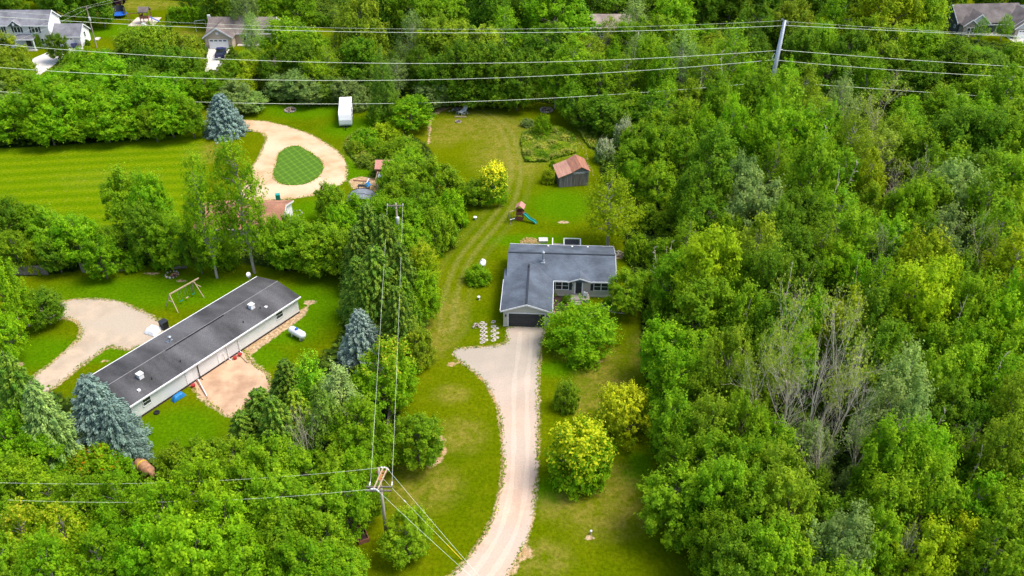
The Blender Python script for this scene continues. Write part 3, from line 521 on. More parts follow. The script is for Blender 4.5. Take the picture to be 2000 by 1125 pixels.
def plant(kind, ck, px, py, wpx, h, label, group=None, lm=None, atbase=False, vi=None, rz=None, wm=None):
    global tcount
    r = random.Random(tcount * 13 + 5); tcount += 1
    cm, tm, H, R = PROTO[kind][(vi if vi is not None else r.randrange(99)) % len(PROTO[kind])]
    cf = 0 if atbase else h * (.55 if kind not in ('shb', 'wil', 'dom') else .45)
    p = P(px, py, cf); rad = wm / 2 if wm else wpx * scale_at(p) / 2
    if kind in ('spr', 'blu', 'pin'): rad *= 1.0
    nm, kw, cat = KN[kind]
    h *= r.uniform(.88, 1.14) if h > 6 and not atbase else 1
    root = thing(nm, label, cat, (p.x, p.y, 0), r.uniform(0, 6.28) if rz is None else rz, group)
    s = (rad / R * .93, rad / R * .93, h / H)
    col = PAL[ck]; j = r.uniform(.84, 1.16); col = tuple(c * j * r.uniform(.94, 1.06) for c in col)
    m = LM[lm] if lm else (LM['needle'] if kind in ('spr', 'blu', 'pin') else LM['plain'])
    if cm:
        if not cm.materials: cm.materials.append(LM['plain'])
        c = bpy.data.objects.new('crown', cm); C.objects.link(c); c.parent = root; c.scale = s; c.color = (*col, 1); c.material_slots[0].link = 'OBJECT'; c.material_slots[0].material = m
    t = bpy.data.objects.new('stem' if kind == 'shb' else 'trunk', tm); C.objects.link(t); t.parent = root; t.scale = s
    TREES.append((p.x, p.y, rad, h)); return root
def row(where, group, spec):
    items = [x.split() for x in spec.split(';') if x.strip()]; items.sort(key=lambda q: float(q[2])); n = len(items)
    for i, q in enumerate(items):
        k, ck, x, y, w_, h = q[0], q[1], *map(float, q[2:6]); lm = q[6] if len(q) > 6 else None
        o = 'rightmost' if (i == n - 1 and n > 1) else ORD[i]
        if i and o != 'rightmost': o += ' from left'
        plant(k, ck, x, y, w_, h, f"{CW[ck]} {KN[k][1]}, {o} {where}" if n > 1 else f"{CW[ck]} {KN[k][1]} {where}", group, lm)
RW = 'trees of the right hand wood'
row('in far top right wood', 'far woods', 'oak D 1320 -5 90 12;oak D 1430 -12 90 12;oak D 1205 5 80 10;mpl D 1262 8 70 9;oak D 1500 -20 90 11;oak D 1585 2 70 9;mpl D 1690 2 60 9;oak D 1800 -18 100 13;mpl D 1852 -12 60 9;mpl D 1945 -16 80 9;oak D 1650 -30 90 11;oak D 2010 -5 60 10;mpl G 1325 22 60 8;oak D 1375 5 70 11;oak D 1560 -30 80 11')
row('in hedge of small top right clearing', 'clearing hedge', 'shb G 1400 17 40 3;shb B 1430 19 45 3;shb G 1465 22 30 2.5;shb B 1490 32 40 2.5;shb G 1590 20 40 2.5;shb O 1560 30 40 2.5;shb P 1541 20 34 4')
row('around the half hidden pinkish roof', 'tree belt behind the power lines', 'oak D 960 30 90 15;lo G 985 60 70 13;mpl B 1085 40 125 15;oak D 1070 95 105 13;lo O 1190 72 55 10;mpl G 1222 78 50 9;lo S 1240 42 60 12;mpl B 1312 48 80 12;mpl B 1375 72 55 5;lo O 1150 100 80 9;oak G 1275 85 95 12;ash Y 1398 98 70 6.5;oak D 1480 62 80 13;oak O 1418 122 90 9;ash G 1335 100 70 11;oak D 1028 28 60 13')
row('in belt left of steel pole', 'tree belt behind the power lines', 'oak D 1025 140 80 10;ash G 1118 152 90 12;ash G 1170 160 70 12;lo G 1220 150 80 13;ash B 1195 130 40 10;oak G 1265 150 70 12;ash B 1290 165 60 13;lo S 1330 140 80 14;lo G 1375 150 80 14;lo G 1425 135 90 14;oak D 1470 120 70 13;lo S 1245 110 50 11;ash G 1085 168 60 8.5;ash B 1455 172 55 12')
row('behind the long back lawn', 'tree belt behind the back lawn', 'oak D 850 158 70 9;oak D 905 150 90 11;oak D 965 148 90 12;mpl S 845 183 60 5;mpl S 880 178 60 5.5;oak D 1010 174 70 8;mpl D 925 182 70 5.5;mpl G 975 186 60 5;mpl D 1140 228 50 5;ash D 1118 196 60 8.5;ash D 1180 218 80 8;ash G 1235 216 80 8;oak D 1205 240 60 6;ash D 1270 228 70 8;ash O 1345 194 65 10;lo G 1300 210 60 9;ash D 1400 198 60 10')
row('in oak belt above camper trailer', 'tree belt behind the camper', 'oak O 706 78 92 14;oak O 855 92 85 12;oak O 915 95 125 14;lo S 808 88 62 12;lo S 775 150 60 8;oak D 700 120 80 10;oak D 820 140 60 9;oak D 880 140 80 10;lo O 655 92 50 10;mpl G 560 88 90 12;mpl G 610 105 70 10;oak D 585 130 80 10;lo O 640 130 60 9;oak D 540 140 60 8;mpl G 735 140 40 7;shb D 769 118 14 2.5')
row('in low hedge behind camper trailer', 'hedge behind the camper', 'mpl S 548 172 55 5;mpl S 578 168 60 6;mpl S 600 182 50 5;mpl E 635 172 50 5;mpl S 675 180 50 5;wil S 706 188 46 4;mpl E 725 165 40 6;shb S 700 200 45 3;shb E 640 190 45 2.5;mpl G 615 150 50 8')
plant('pin', 'E', 748, 165, 62, 14, 'tall soft green pine standing right of the camper trailer', lm='plain'); plant('shb', 'G', 742, 222, 60, 4, 'rounded green shrub under the tall pine right of the camper')
plant('mpl', 'B', 802, 222, 74, 6, 'bright green round tree at the left corner of the back lawn')
row('beyond the upper left lawns', 'far woods', 'oak D -20 0 90 9;mpl D 22 12 50 8;oak D 120 0 92 13;oak G 155 -5 80 12;mpl D 195 14 50 9;oak D 430 5 75 11;mpl D 372 2 40 8;mpl D 545 2 45 9;oak G 512 4 70 12;lo S 480 18 60 12;oak D 460 -30 90 12;oak D 90 -30 90 11;oak G 610 -40 80 8')
plant('mpl', 'B', 582, 16, 64, 9, 'bright green round tree behind the brown roofed far house'); plant('mpl', 'P', 222, -8, 36, 7, 'dark purple leaved tree behind the blue trampoline')
row('in clump at top edge middle', 'far spruces', 'spr D 722 10 60 14;spr D 752 14 60 15;spr D 705 2 50 12;spr D 775 -5 50 12')
row('along the top edge, middle', 'far woods', 'oak G 800 22 80 12;oak G 845 10 80 12;oak G 895 2 90 13;lo G 940 -10 60 13;oak D 985 -5 90 13;oak G 1060 -15 90 11;oak D 1125 -5 80 11;oak D 1010 20 60 11;oak G 870 40 70 10')
row('in shrub bed of far middle lawn', 'far shrubs', 'shb D 625 40 30 2.5;shb D 645 44 25 2.2;shb E 668 46 28 2.5;lo T 655 30 25 5;shb O 685 45 25 2.5;shb D 612 44 20 2')
for i in range(11): plant('arb', 'B' if i % 3 else 'G', 334 + i * 7, 27 + (i % 2), 13, 4.2, ORD[i] + (' from left' if i else '') + ' columnar arborvitae in the hedge left of the brown roofed house', 'arborvitae hedge')
row('on the lawn between the two far houses', 'small lawn evergreens', 'spr D 328 44 18 5;spr D 315 55 11 3;spr K 302 64 12 3.2;spr K 292 70 9 2.4')
plant('mpl', 'D', 112, 92, 40, 6, 'dark green tree standing before the garage of the white two storey house'); plant('shb', 'D', 72, 84, 17, 3, 'dark round bush beside the porch of the white two storey house')
plant('shb', 'D', 171, 84, 10, 1.2, 'small bush against the white garage gable'); plant('lo', 'S', 492, 62, 46, 12, 'thin pale birch before the brown roofed far house'); plant('shb', 'G', 453, 99, 12, 1.4, 'small bush right of the white garage door of the brown roofed house')
plant('shb', 'D', 400, 97, 12, 1.2, 'small bush left of the white garage door of the brown roofed house')
g = 'trees behind the striped field'
row('in back row behind striped field', g, 'oak O 8 118 95 10;oak O 35 145 70 8;mpl B 160 134 65 8;oak O 262 92 70 9;oak O 305 108 85 10;oak O 352 98 75 10;mpl B 150 160 70 7;oak O 376 122 40 7;oak D 290 132 80 9;oak D 345 138 80 9;mpl B 205 138 80 9;oak O 25 178 80 8;oak D 378 150 50 7;mpl G 490 125 50 6')
row('in middle row behind striped field', g, 'mpl B 55 178 70 7;mpl B 112 184 80 7;mpl B 165 172 90 9;mpl B 225 168 90 9;oak D 278 172 80 8;mpl B 322 185 75 8;mpl S 345 178 36 5;mpl B 400 174 60 6;mpl Y 490 145 65 6;mpl G 455 150 50 6;mpl G 372 172 50 6;mpl S 20 198 60 7;mpl G 140 200 80 7;mpl S 462 190 60 6;mpl S 490 200 50 4')
row('in front row behind striped field', g, 'mpl B 22 232 85 8;mpl B 72 225 80 9;mpl B 125 226 85 9;mpl B 180 215 85 9;mpl B 232 220 85 9;mpl B 282 208 80 9;mpl B 330 225 75 8;mpl G 372 232 50 7;mpl B 205 240 70 7;mpl B 95 245 70 7;mpl G 152 245 60 6;mpl G 258 242 60 6;mpl G 300 245 50 6;mpl Y 475 172 40 5')
plant('blu', 'K', 433, 212, 92, 9, 'silvery blue spruce at the left end of the loop driveway')
g = 'hedge between the two lots'
row('in hedge left of back lawn', g, 'shb B 715 272 60 2.5;shb Y 750 262 60 2.5;shb G 790 290 60 3;mpl G 800 320 60 5;shb G 760 305 50 3;mpl G 772 338 50 5;mpl G 790 372 70 7;mpl G 825 400 60 7;mpl G 768 400 50 6;shb T 715 315 40 1.6;mpl E 815 355 50 6;shb G 740 292 40 2.5;mpl B 790 430 70 8;mpl G 760 362 40 6;shb O 695 290 30 2')
plant('mpl', 'G', 852, 352, 70, 8, 'round green tree with a bare trunk at the left edge of the back lawn')
plant('shb', 'B', 882, 415, 68, 5, 'round green bush, upper one of two left of the wheel tracks'); plant('shb', 'G', 852, 455, 72, 5, 'round green bush, lower one of two left of the wheel tracks')
plant('dom', 'B', 966, 366, 60, 6.5, 'domed tree with golden yellow top beside the wheel tracks', lm='gold'); plant('mpl', 'G', 928, 378, 44, 4, 'small dark green tree left of the golden topped tree'); plant('shb', 'G', 893, 372, 45, 3, 'low green shrub between the round tree and golden topped tree')
plant('shb', 'B', 932, 540, 52, 2, 'lone green bush beside the small white gas tank'); plant('wil', 'B', 1141, 645, 156, 6.3, 'large feathery bright green dome in front of the grey ranch house', vi=0)
plant('dom', 'Y', 1215, 812, 100, 6.5, 'yellow tipped domed tree, upper right one of the pair beside the gravel drive', lm='yellow', vi=0); plant('dom', 'B', 1132, 892, 134, 8, 'yellow tipped domed tree, lower left one of the pair beside the gravel drive', lm='yellow', vi=1)
plant('shb', 'O', 1107, 776, 50, 3.4, 'small dull olive bush on the lawn right of the drive'); plant('shb', 'O', 815, 686, 66, 4.6, 'grey olive round bush left of the gravel pad')
plant('lo', 'Y', 1192, 412, 112, 11, 'thin yellow green tree behind the right end of the ranch house', vi=1); plant('mpl', 'G', 1222, 572, 66, 6, 'green tree against the right end of the ranch house'); plant('shb', 'B', 1061, 249, 36, 3.4, 'round green bush in the weedy plot behind the barn')
plant('shb', 'Y', 1071, 346, 28, 2.2, 'small yellow green bush left of the weathered barn'); plant('shb', 'B', 1080, 327, 16, 1.8, 'small bush against the back left corner of the barn')
plant('shb', 'S', 1030, 241, 26, 1.2, 'low pale grass clump on the back lawn beside the rock ring'); plant('shb', 'B', 1187, 588, 16, 1., 'tiny round bush at the right front corner of the ranch house'); plant('shb', 'D', 1105, 585, 14, 1.0, 'small dark bush in the porch flower bed')
plant('mpl', 'G', 816, 856, 88, 7, 'dense green tree beside the crescent of bare mulch'); plant('mpl', 'G', 797, 1046, 88, 5.2, 'green tree at the foot of the near utility pole')
plant('mpl', 'Y', 828, 530, 58, 7, 'yellow green tree beside the dark spruces', lm='part'); plant('mpl', 'B', 822, 578, 70, 8, 'bright green tree right of the dark spruces'); plant('blu', 'K', 704, 642, 104, 8.6, 'silvery blue spruce right of the white propane tank')
g = 'trees between the mobile home and ranch house'
row('in dark group between the homes', g, 'spr E 736 550 140 13;spr E 778 622 110 11;spr E 716 590 90 9;spr E 785 545 110 11;spr E 700 545 100 11;spr E 755 500 120 12;spr E 722 470 120 12;spr E 700 495 100 11;spr D 790 600 90 9')
row('in hedge by grey fabric shelter', g, 'mpl G 645 392 56 7;mpl B 700 430 70 8;mpl B 738 420 60 8;mpl B 670 450 60 7;mpl B 800 450 60 6;mpl G 790 485 60 7;mpl B 820 475 45 5;mpl G 640 480 80 8;mpl G 590 475 80 7;mpl G 615 500 70 6;mpl G 560 490 70 6;mpl G 570 455 50 6;mpl G 665 500 60 7')
row('in group right of sandy patch', g, 'spr E 562 745 110 9;spr E 512 810 150 11;pin B 612 760 100 11;pin S 664 785 120 10;mpl B 756 748 108 8 part;pin E 635 835 110 11;spr E 545 850 130 10;spr O 580 805 110 10;mpl B 705 860 110 9;spr E 480 855 120 8')
plant('ded', 'T', 597, 868, 60, 10, 'dead bare conifer in the gap among the pines right of the sandy patch', vi=0)
g = 'trees behind the mobile home'
row('along fence behind mobile home', g, 'mpl D 15 440 75 8;mpl B 60 440 60 7;mpl G 100 465 70 7;mpl B 150 470 80 8;mpl B 196 500 62 7;shb Y 72 506 46 4;mpl G 30 490 60 6;mpl D 110 500 60 5;mpl G 215 480 50 6;mpl G 250 400 84 11;mpl B 300 420 70 10;mpl D 285 460 70 9;mpl G 330 470 70 8;shb B 258 512 44 2.4;shb B 317 508 44 2.4;shb G 440 500 50 4;mpl G 350 500 40 3.5;mpl D 385 490 60 7;mpl G 540 470 50 7')
plant('pop', 'B', 424, 543, 92, 19, 'left one of the two tall loose poplars behind the mobile home', atbase=True, vi=0); plant('pop', 'B', 497, 533, 104, 21, 'right one of the two tall loose poplars behind the mobile home', atbase=True, vi=1)
plant('oak', 'D', 87, 600, 76, 5, 'dark blue green tree inside the bend of the gravel driveway'); plant('mpl', 'L', 12, 590, 80, 11, 'lime green tree at the left picture edge above the driveway'); plant('mpl', 'L', 2, 655, 70, 9, 'lime green tree at the left picture edge below the driveway')
plant('blu', 'K', 185, 790, 165, 13, 'large silvery blue spruce at the near end of the mobile home', vi=0); plant('blu', 'K', 225, 838, 110, 9, 'silvery blue spruce hiding the near corner of the mobile home', vi=1)
plant('blu', 'E', 45, 785, 130, 13, 'dark green spruce left of the large blue spruce'); plant('blu', 'S', 95, 835, 140, 13, 'grey green spruce below the large blue spruce', lm='needle')
g = 'trees of the lower left wood'
row('in top row, lower left wood', g, 'mpl B 25 890 100 8;mpl B 80 900 90 8;shb B 190 915 110 4 orange;shb B 226 932 80 3.5 orange;shb G 155 945 80 4 orange;mpl G 352 915 80 6;mpl G 405 905 90 6;mpl G 460 912 80 6;mpl G 535 935 100 8;mpl G 600 925 90 7;mpl G 660 930 80 8;mpl B 700 925 70 8;mpl G 715 970 60 7')
row('in middle row, lower left wood', g, 'mpl G 30 965 110 9;ash G 100 985 110 9;ash G 165 1000 100 9;ash B 235 1000 100 8;ash G 300 990 80 6;mpl L 330 1030 120 10;mpl L 405 1000 110 10;mpl G 480 975 90 8;mpl G 545 1000 110 9;mpl G 620 1005 110 9;mpl G 680 1000 80 8;ash B 215 1050 90 9;mpl L 450 1050 100 9')
row('in bottom row, lower left wood', g, 'ash Y 60 1070 120 10 part;ash G 5 1040 90 9;ash Y 130 1060 100 10 part;ash B 200 1110 110 9;mpl B 290 1105 100 9;mpl L 380 1105 130 10;mpl B 480 1110 110 9;mpl G 560 1075 110 9;mpl G 640 1070 90 8;mpl B 600 1130 120 9;ash G 20 1130 110 10;ash B 110 1140 110 10;mpl G 680 1120 70 5')
# right hand wood, row by row
row('in right wood beyond steel pole', RW, 'oak O 1545 65 80 13;oak D 1560 115 80 12;ash B 1622 62 60 12;oak G 1600 105 70 11;oak D 1655 120 80 12;oak G 1690 95 90 13;oak Y 1722 45 120 17;oak Y 1770 35 90 16;oak G 1808 66 80 13;oak O 1725 110 95 13;oak G 1790 110 95 13;oak D 1850 120 80 11;mpl B 1890 108 70 4;mpl B 1930 116 60 4;lo B 1917 58 30 6;lo B 1962 52 34 6;mpl D 1968 128 90 7;mpl D 1930 150 100 11;mpl G 1990 145 90 11;mpl D 1880 150 70 9;oak D 1750 155 90 9;oak D 1805 160 80 9;oak D 1680 160 80 9;oak D 1610 150 80 10;mpl B 2035 120 70 8')
row('in right wood level with camper', RW, 'ash G 1410 238 70 12;ash B 1395 225 60 13;ash B 1375 262 55 12;ash B 1425 275 60 13;ash G 1340 250 60 10;mpl G 1290 262 70 9;shb W 1217 272 40 5 pale;shb W 1182 298 40 3.5 pale;mpl G 1245 270 50 7;ash G 1475 205 90 14;ash G 1520 225 90 14;ash O 1565 205 70 13;ash B 1535 180 60 13;lo O 1590 240 90 13;lo S 1640 215 70 12;ash B 1690 170 60 11;hlf T 1725 250 90 12;ash G 1765 265 80 11;shb B 1770 215 60 4;mpl G 1850 240 90 11;mpl O 1830 225 60 10;ash G 1905 170 70 12;ash G 1960 200 90 12;ash B 1900 235 80 12;mpl G 1980 240 80 11;mpl G 1495 265 60 11')
row('in right wood level with teardrop island', RW, 'mpl G 1240 315 70 8;mpl G 1285 310 80 9;ash G 1335 300 70 11;ash B 1450 290 60 12;ash D 1395 320 90 13;mpl B 1500 300 90 13;mpl B 1550 285 100 14;ash B 1605 290 90 14;lo O 1655 300 90 14;lo T 1720 300 100 12;mpl G 1800 300 90 12;mpl D 1860 295 100 13;mpl D 1915 300 90 13;mpl G 1975 300 90 13;ash O 1745 270 70 12;mpl G 2030 290 80 12;shb W 1702 330 30 5 pale')
row('in right wood level with weathered barn', RW, 'mpl B 1235 352 44 7;mpl G 1285 370 70 7;shb G 1325 390 70 4;mpl D 1375 385 95 13;oak S 1448 375 70 12;mpl G 1578 372 92 15;ash B 1640 355 90 13;ash Y 1690 370 60 12;ded T 1782 370 80 10;ded T 1745 385 50 9;mpl G 1840 355 90 12;mpl D 1900 370 90 12;mpl G 1965 375 100 12;lo G 1510 345 80 11;mpl G 2030 370 70 12')
row('in right wood level with green slide', RW, 'shb G 1260 425 60 3;shb G 1310 435 70 3;mpl D 1385 440 90 10;oak S 1475 420 110 13;mpl D 1560 440 90 12;lo G 1635 430 100 13;oak S 1855 400 120 13;oak G 1800 420 100 12;mpl L 1765 442 80 11;mpl G 1700 430 80 11;ash G 1915 430 100 13;ash Y 1975 440 90 13;mpl D 1520 470 70 10;lo G 1345 425 50 9')
row('in right wood level with roof ridge', RW, 'shb G 1245 490 50 3.5;shb G 1295 500 70 4;lo G 1340 480 60 8;mpl G 1360 520 70 8;ash O 1475 505 100 14;mpl D 1545 510 90 12;lo G 1600 500 90 13;mpl G 1670 490 90 12;mpl B 1735 490 90 12;oak S 1850 490 110 13;ash G 1930 500 110 13;mpl G 1420 480 60 9;hlf S 1705 530 60 10;mpl D 1790 495 70 11;mpl G 2010 500 80 12')
row('in right wood level with house windows', RW, 'shb G 1255 560 60 3.5;mpl B 1310 550 80 9;mpl Y 1378 555 110 13;mpl B 1430 570 80 11;mpl D 1490 580 90 12;mpl L 1625 545 80 10;mpl D 1560 570 90 11;mpl Y 1795 550 110 13;lo G 1710 575 80 11;mpl D 1860 570 80 10;hlf T 1893 530 80 11;ash Y 1965 560 110 14;mpl B 1665 560 60 10;ash G 2020 600 90 13')
row('in right wood level with garage door', RW, 'shb G 1285 610 60 3.5;mpl G 1370 625 110 11;mpl G 1440 640 80 10;mpl D 1505 650 90 11;ash B 1580 635 80 12;ash Y 1645 640 90 13;mpl Y 1775 625 120 14;mpl Y 1830 610 90 13;mpl D 1710 660 90 11;mpl G 1885 640 90 12;mpl L 1985 635 90 14;mpl L 1945 660 90 13;ded T 1875 595 60 10')
row('in right wood level with parking pad', RW, 'mpl B 1300 690 100 8;mpl G 1365 700 90 9;mpl D 1440 705 90 10;mpl G 1500 715 80 11;mpl D 1700 725 90 10;mpl G 1760 700 90 10;mpl G 1830 705 90 11;mpl B 1890 700 100 13;mpl L 1950 720 100 13;ash G 1560 700 80 11;mpl G 2010 720 90 12;mpl D 1650 700 60 9')
row('in right wood level with olive bush', RW, 'mpl B 1320 765 100 9;oak O 1415 765 100 12;mpl G 1370 800 80 9;hlf T 1558 740 125 17;hlf T 1622 755 125 17;hlf T 1492 812 110 14;mpl G 1700 790 80 9;ash S 1750 800 100 13;mpl G 1820 780 100 11;mpl G 1880 775 100 11;mpl B 1955 790 100 12;mpl D 1690 745 70 9;ded T 1590 810 100 16')
row('in right wood by upper yellow tree', RW, 'mpl G 1315 850 90 9;oak O 1385 850 100 12;oak G 1440 860 90 11;ded T 1535 820 90 15;ash S 1580 890 90 8;ded T 1632 820 90 15;ash S 1715 850 100 12;ash S 1760 870 90 12;mpl D 1830 850 100 10;mpl D 1890 860 90 10;ash O 1975 840 110 14;ash O 2020 880 110 14;mpl G 1500 880 90 10')
row('in right wood by lower yellow tree', RW, 'mpl G 1325 920 70 8;mpl G 1390 925 110 11;oak G 1450 940 100 11;mpl O 1515 960 110 12;mpl D 1585 965 70 6;ash S 1668 955 70 6;mpl G 1730 940 110 12;mpl B 1790 930 100 12;mpl D 1850 930 90 9;ash O 1935 920 100 13;ash B 1990 960 90 12')
row('in right wood level with near pole', RW, 'mpl G 1320 985 118 8;mpl G 1400 1000 100 10;mpl G 1460 1020 110 11;mpl O 1530 1030 110 12;mpl D 1600 1036 90 7;mpl D 1660 1030 90 7;mpl G 1730 1010 110 12;mpl G 1800 1005 110 12;ash B 1900 1010 110 12;mpl G 1960 1030 110 12;mpl G 2020 1010 90 11')
row('along bottom edge of right wood', RW, 'mpl G 1400 1080 90 8;mpl D 1440 1110 110 10;mpl G 1500 1100 110 11;ash S 1570 1080 100 10;ash S 1640 1085 110 11;mpl G 1700 1090 90 9;mpl Y 1790 1100 120 10;mpl Y 1860 1080 100 9;ash G 1930 1100 110 12;mpl G 1990 1100 110 11;mpl G 1560 1140 110 9;ded T 1745 1090 60 10;mpl G 1650 1150 110 9;mpl D 2050 1080 110 12;mpl G 1410 1150 90 8')
plant('len', 'S', 1627, 975, 90, 13, 'pale trunk leaning to the right below the half bare dead trees', atbase=True, rz=0.1)
plant('ded', 'T', 1588, 985, 70, 13, 'tall bare pale trunk left of the leaning tree in the lower wood', atbase=True, rz=1.1)
plant('ded', 'T', 1848, 965, 60, 9, 'dark leaning dead trunk in the gap of the lower right wood', atbase=True, rz=.2)

row('rising from the right hand wood', 'snags of the wood', 'sng T 1278 520 30 9;sng T 1297 530 24 8;sng T 1308 525 30 9;sng T 1345 470 40 9;sng T 1620 420 40 13;sng T 1592 330 40 14;sng T 1655 380 40 12;sng T 1530 600 40 12;sng T 1620 655 40 14;sng T 1770 600 40 13;sng T 1700 560 40 12;sng T 1860 660 40 13;sng T 1885 420 40 12;sng T 1455 640 40 12;sng T 1925 790 40 13;sng T 1820 860 40 13;sng T 1700 930 40 11;sng T 1890 950 40 11;sng T 1550 1000 40 12;sng T 1370 160 30 14;sng T 1240 120 30 14;sng T 1405 160 30 14')

# undergrowth of the wood and weeds of the rough plots
def carpet(name, polys, n, zfun, leaf, colr, keep=None, label=None, seed=3):
    r = np.random.default_rng(seed); pls = [resample(p, 3) for p in polys]; xs = []; ys = []
    areas = [abs(sum(p[i][0] * p[(i + 1) % len(p)][1] - p[(i + 1) % len(p)][0] * p[i][1] for i in range(len(p)))) / 2 for p in pls]
    for p, a in zip(pls, areas):
        k = int(n * a / sum(areas) * 2.5); x = r.uniform(p[:, 0].min(), p[:, 0].max(), k); y = r.uniform(p[:, 1].min(), p[:, 1].max(), k)
        m = (sdf(x, y, p) > .2) & (y < 290) & (np.abs(x) < y * .62 + 15); xs.append(x[m]); ys.append(y[m])
    x = np.concatenate(xs); y = np.concatenate(ys)
    for hp in HOLES: 
        m = sdf(x, y, hp) < .4; x = x[m]; y = y[m]
    k = len(x); top = zfun(x, y); z = top * r.uniform(.35, 1.05, k) ** .5
    nrm = np.column_stack([r.normal(0, .5, k), r.normal(0, .5, k), np.ones(k)])
    cl = (np.sin(x * 1.1 + np.sin(y * .7) * 2) * np.sin(y * 1.3 + np.sin(x * .9) * 2) + 1) / 2
    me = quad_mesh(name, np.column_stack([x, y, z]), nrm, leaf * r.uniform(.6, 1.3, k), np.column_stack([r.random(k), cl, np.zeros(k)])); me.materials.append(LM['plain'])
    o = bpy.data.objects.new(name, me); C.objects.link(o); o.color = (*colr, 1); tag(o, label, 'undergrowth' if 'weed' not in name else 'weeds', kind='stuff'); return o
def H_(px): return poly(*px)
HOLES = [DRIVE, LDRIVE, LOOP, C1, C2, C3, LPAD, H_([(395,385),(575,385),(565,455),(400,460)]), H_([(1835,0),(2010,0),(2010,75),(1870,75)]), H_([(655,185),(690,185),(690,235),(655,235)]),
         H_([(730,315),(775,315),(775,375),(730,375)]), H_([(670,372),(740,372),(735,412),(672,412)]), H_([(0,20),(190,20),(190,100),(0,100)]), H_([(390,30),(560,30),(550,105),(395,105)]), H_([(170,730),(600,540),(600,610),(270,820)]), H_([(1140,20),(1230,20),(1230,60),(1140,60)])]
lumps = lambda x, y: .35 + .9 * np.clip(np.sin(x * .55 + 1.3 * np.sin(y * .31)) * np.sin(y * .6 + 1.7 * np.sin(x * .27)), 0, 1) + .8 * np.clip(np.sin(x * 1.7 + y * .4) * np.sin(y * 1.5 - x * .3), 0, 1)
carpet('undergrowth', FLOORS, 230000, lumps, .28, (.09, .17, .012), label='dense low undergrowth covering the ground beneath the trees')
carpet('weeds', MEADOW, 26000, lambda x, y: .3 + .5 * np.clip(np.sin(x * .9) * np.sin(y * .8 + x * .2), 0, 1), .2, (.17, .29, .012), label='tall yellow green weeds of the unmown plots by barn and loop drive', seed=5)
carpet('weeds', MEADOW, 9000, lambda x, y: .35 + .7 * np.clip(np.sin(x * 1.3 + 1) * np.sin(y * 1.1 + x * .4), 0, 1), .18, (.3, .33, .05), label='pale seeding weed heads scattered over the unmown plots', seed=6)

def verge(lines, per_m, wd, label):
    r = np.random.default_rng(12); P_ = []
    for ln in lines:
        ln = resample(ln, .5); seg = np.roll(ln, -1, 0) - ln; k = int(np.linalg.norm(seg, axis=1).sum() * per_m); i = r.integers(0, len(ln), k); dens = (np.sin(ln[i, 0] * .9) * np.sin(ln[i, 1] * .8) + 1.15) / 2
        keep = r.random(k) < dens; i = i[keep]; k = len(i); nn_ = np.column_stack([-seg[i, 1], seg[i, 0]]); nn_ /= np.linalg.norm(nn_, axis=1, keepdims=True) + 1e-9
        P_.append(ln[i] + seg[i] * r.random((k, 1)) + nn_ * (r.normal(0, wd, (k, 1)) ))
    p = np.vstack(P_); k = len(p); z = r.uniform(.03, .16, k)
    me = quad_mesh('verge_grass', np.column_stack([p, z]), np.column_stack([r.normal(0, .8, (k, 2)), np.ones(k)]), .085 * r.uniform(.6, 1.5, k), np.column_stack([r.random(k), r.random(k), np.zeros(k)])); me.materials.append(LM['plain'])
    o = bpy.data.objects.new('verge_grass', me); C.objects.link(o); o.color = (.2, .31, .02, 1); tag(o, label, 'grass', kind='stuff')
verge([DRIVE, LDRIVE, LOOP, SANDY, ISLE], 32, .17, 'ragged short grass creeping over the edges of the gravel drives')
# ------------------------------------------------------------------ buildings
def gable_roof(x0, x1, y0, y1, ze, zr, along='x', th=.16):
    """two sloping slabs; ridge runs along the named axis"""
    mb = MB()
    if along == 'x':
        m = (y0 + y1) / 2; mb.prismx([(y0, ze), (m, zr), (y1, ze), (y1, ze + th), (m, zr + th), (y0, ze + th)], x0, x1)
    else:
        m = (x0 + x1) / 2; mb.prism([(x0, ze), (m, zr), (x1, ze), (x1, ze + th), (m, zr + th), (x0, ze + th)], y0, y1)
    return mb
def gable_box(x0, x1, y0, y1, z0, ze, zr, along='x'):
    mb = MB()
    if along == 'x': mb.prismx([(y0, z0), (y1, z0), (y1, ze), ((y0 + y1) / 2, zr), (y0, ze)], x0, x1)
    else: mb.prism([(x0, z0), (x1, z0), (x1, ze), ((x0 + x1) / 2, zr), (x0, ze)], y0, y1)
    return mb
def window(parent, x0, x1, z0, z1, y, sill=True, mull=1, shut=None, rail=True, face=-1, axis='y', name='window'):
    """framed window on a wall plane; axis 'y' faces -y or +y, axis 'x' faces -x or +x"""
    def bx(mb, a, b, c, d, p0, p1):
        q = sorted((y + face * p0, y + face * p1))
        return mb.box(a, b, q[0], q[1], c, d) if axis == 'y' else mb.box(q[0], q[1], a, b, c, d)
    fr = MB(); t = .08
    bx(fr, x0 - t, x1 + t, z1, z1 + t, .0, .07); bx(fr, x0 - t, x1 + t, z0 - t, z0, .0, .09); bx(fr, x0 - t, x0, z0, z1, .0, .07); bx(fr, x1, x1 + t, z0, z1, .0, .07)
    for k in range(1, mull + 1):
        xm = x0 + (x1 - x0) * k / (mull + 1); bx(fr, xm - .06, xm + .06, z0, z1, .005, .065)
    if rail: bx(fr, x0, x1, (z0 + z1) / 2 - .025, (z0 + z1) / 2 + .025, .01, .05)
    f = fr.build(name, M['trim'], parent); g = MB(); bx(g, x0, x1, z0, z1, .002, .03); g.build('pane', M['glass'], f)
    if shut:
        for a, b in ((x0 - t - .42, x0 - t - .02), (x1 + t + .02, x1 + t + .42)):
            s = MB(); bx(s, a, b, z0 - t, z1 + t, .0, .04)
            for k in range(9):
                zz = z0 - t + (z1 - z0 + 2 * t) * (k + .5) / 9; bx(s, a + .05, b - .05, zz - .03, zz + .03, .04, .055)
            s.build('shutter', shut, parent)
    return f
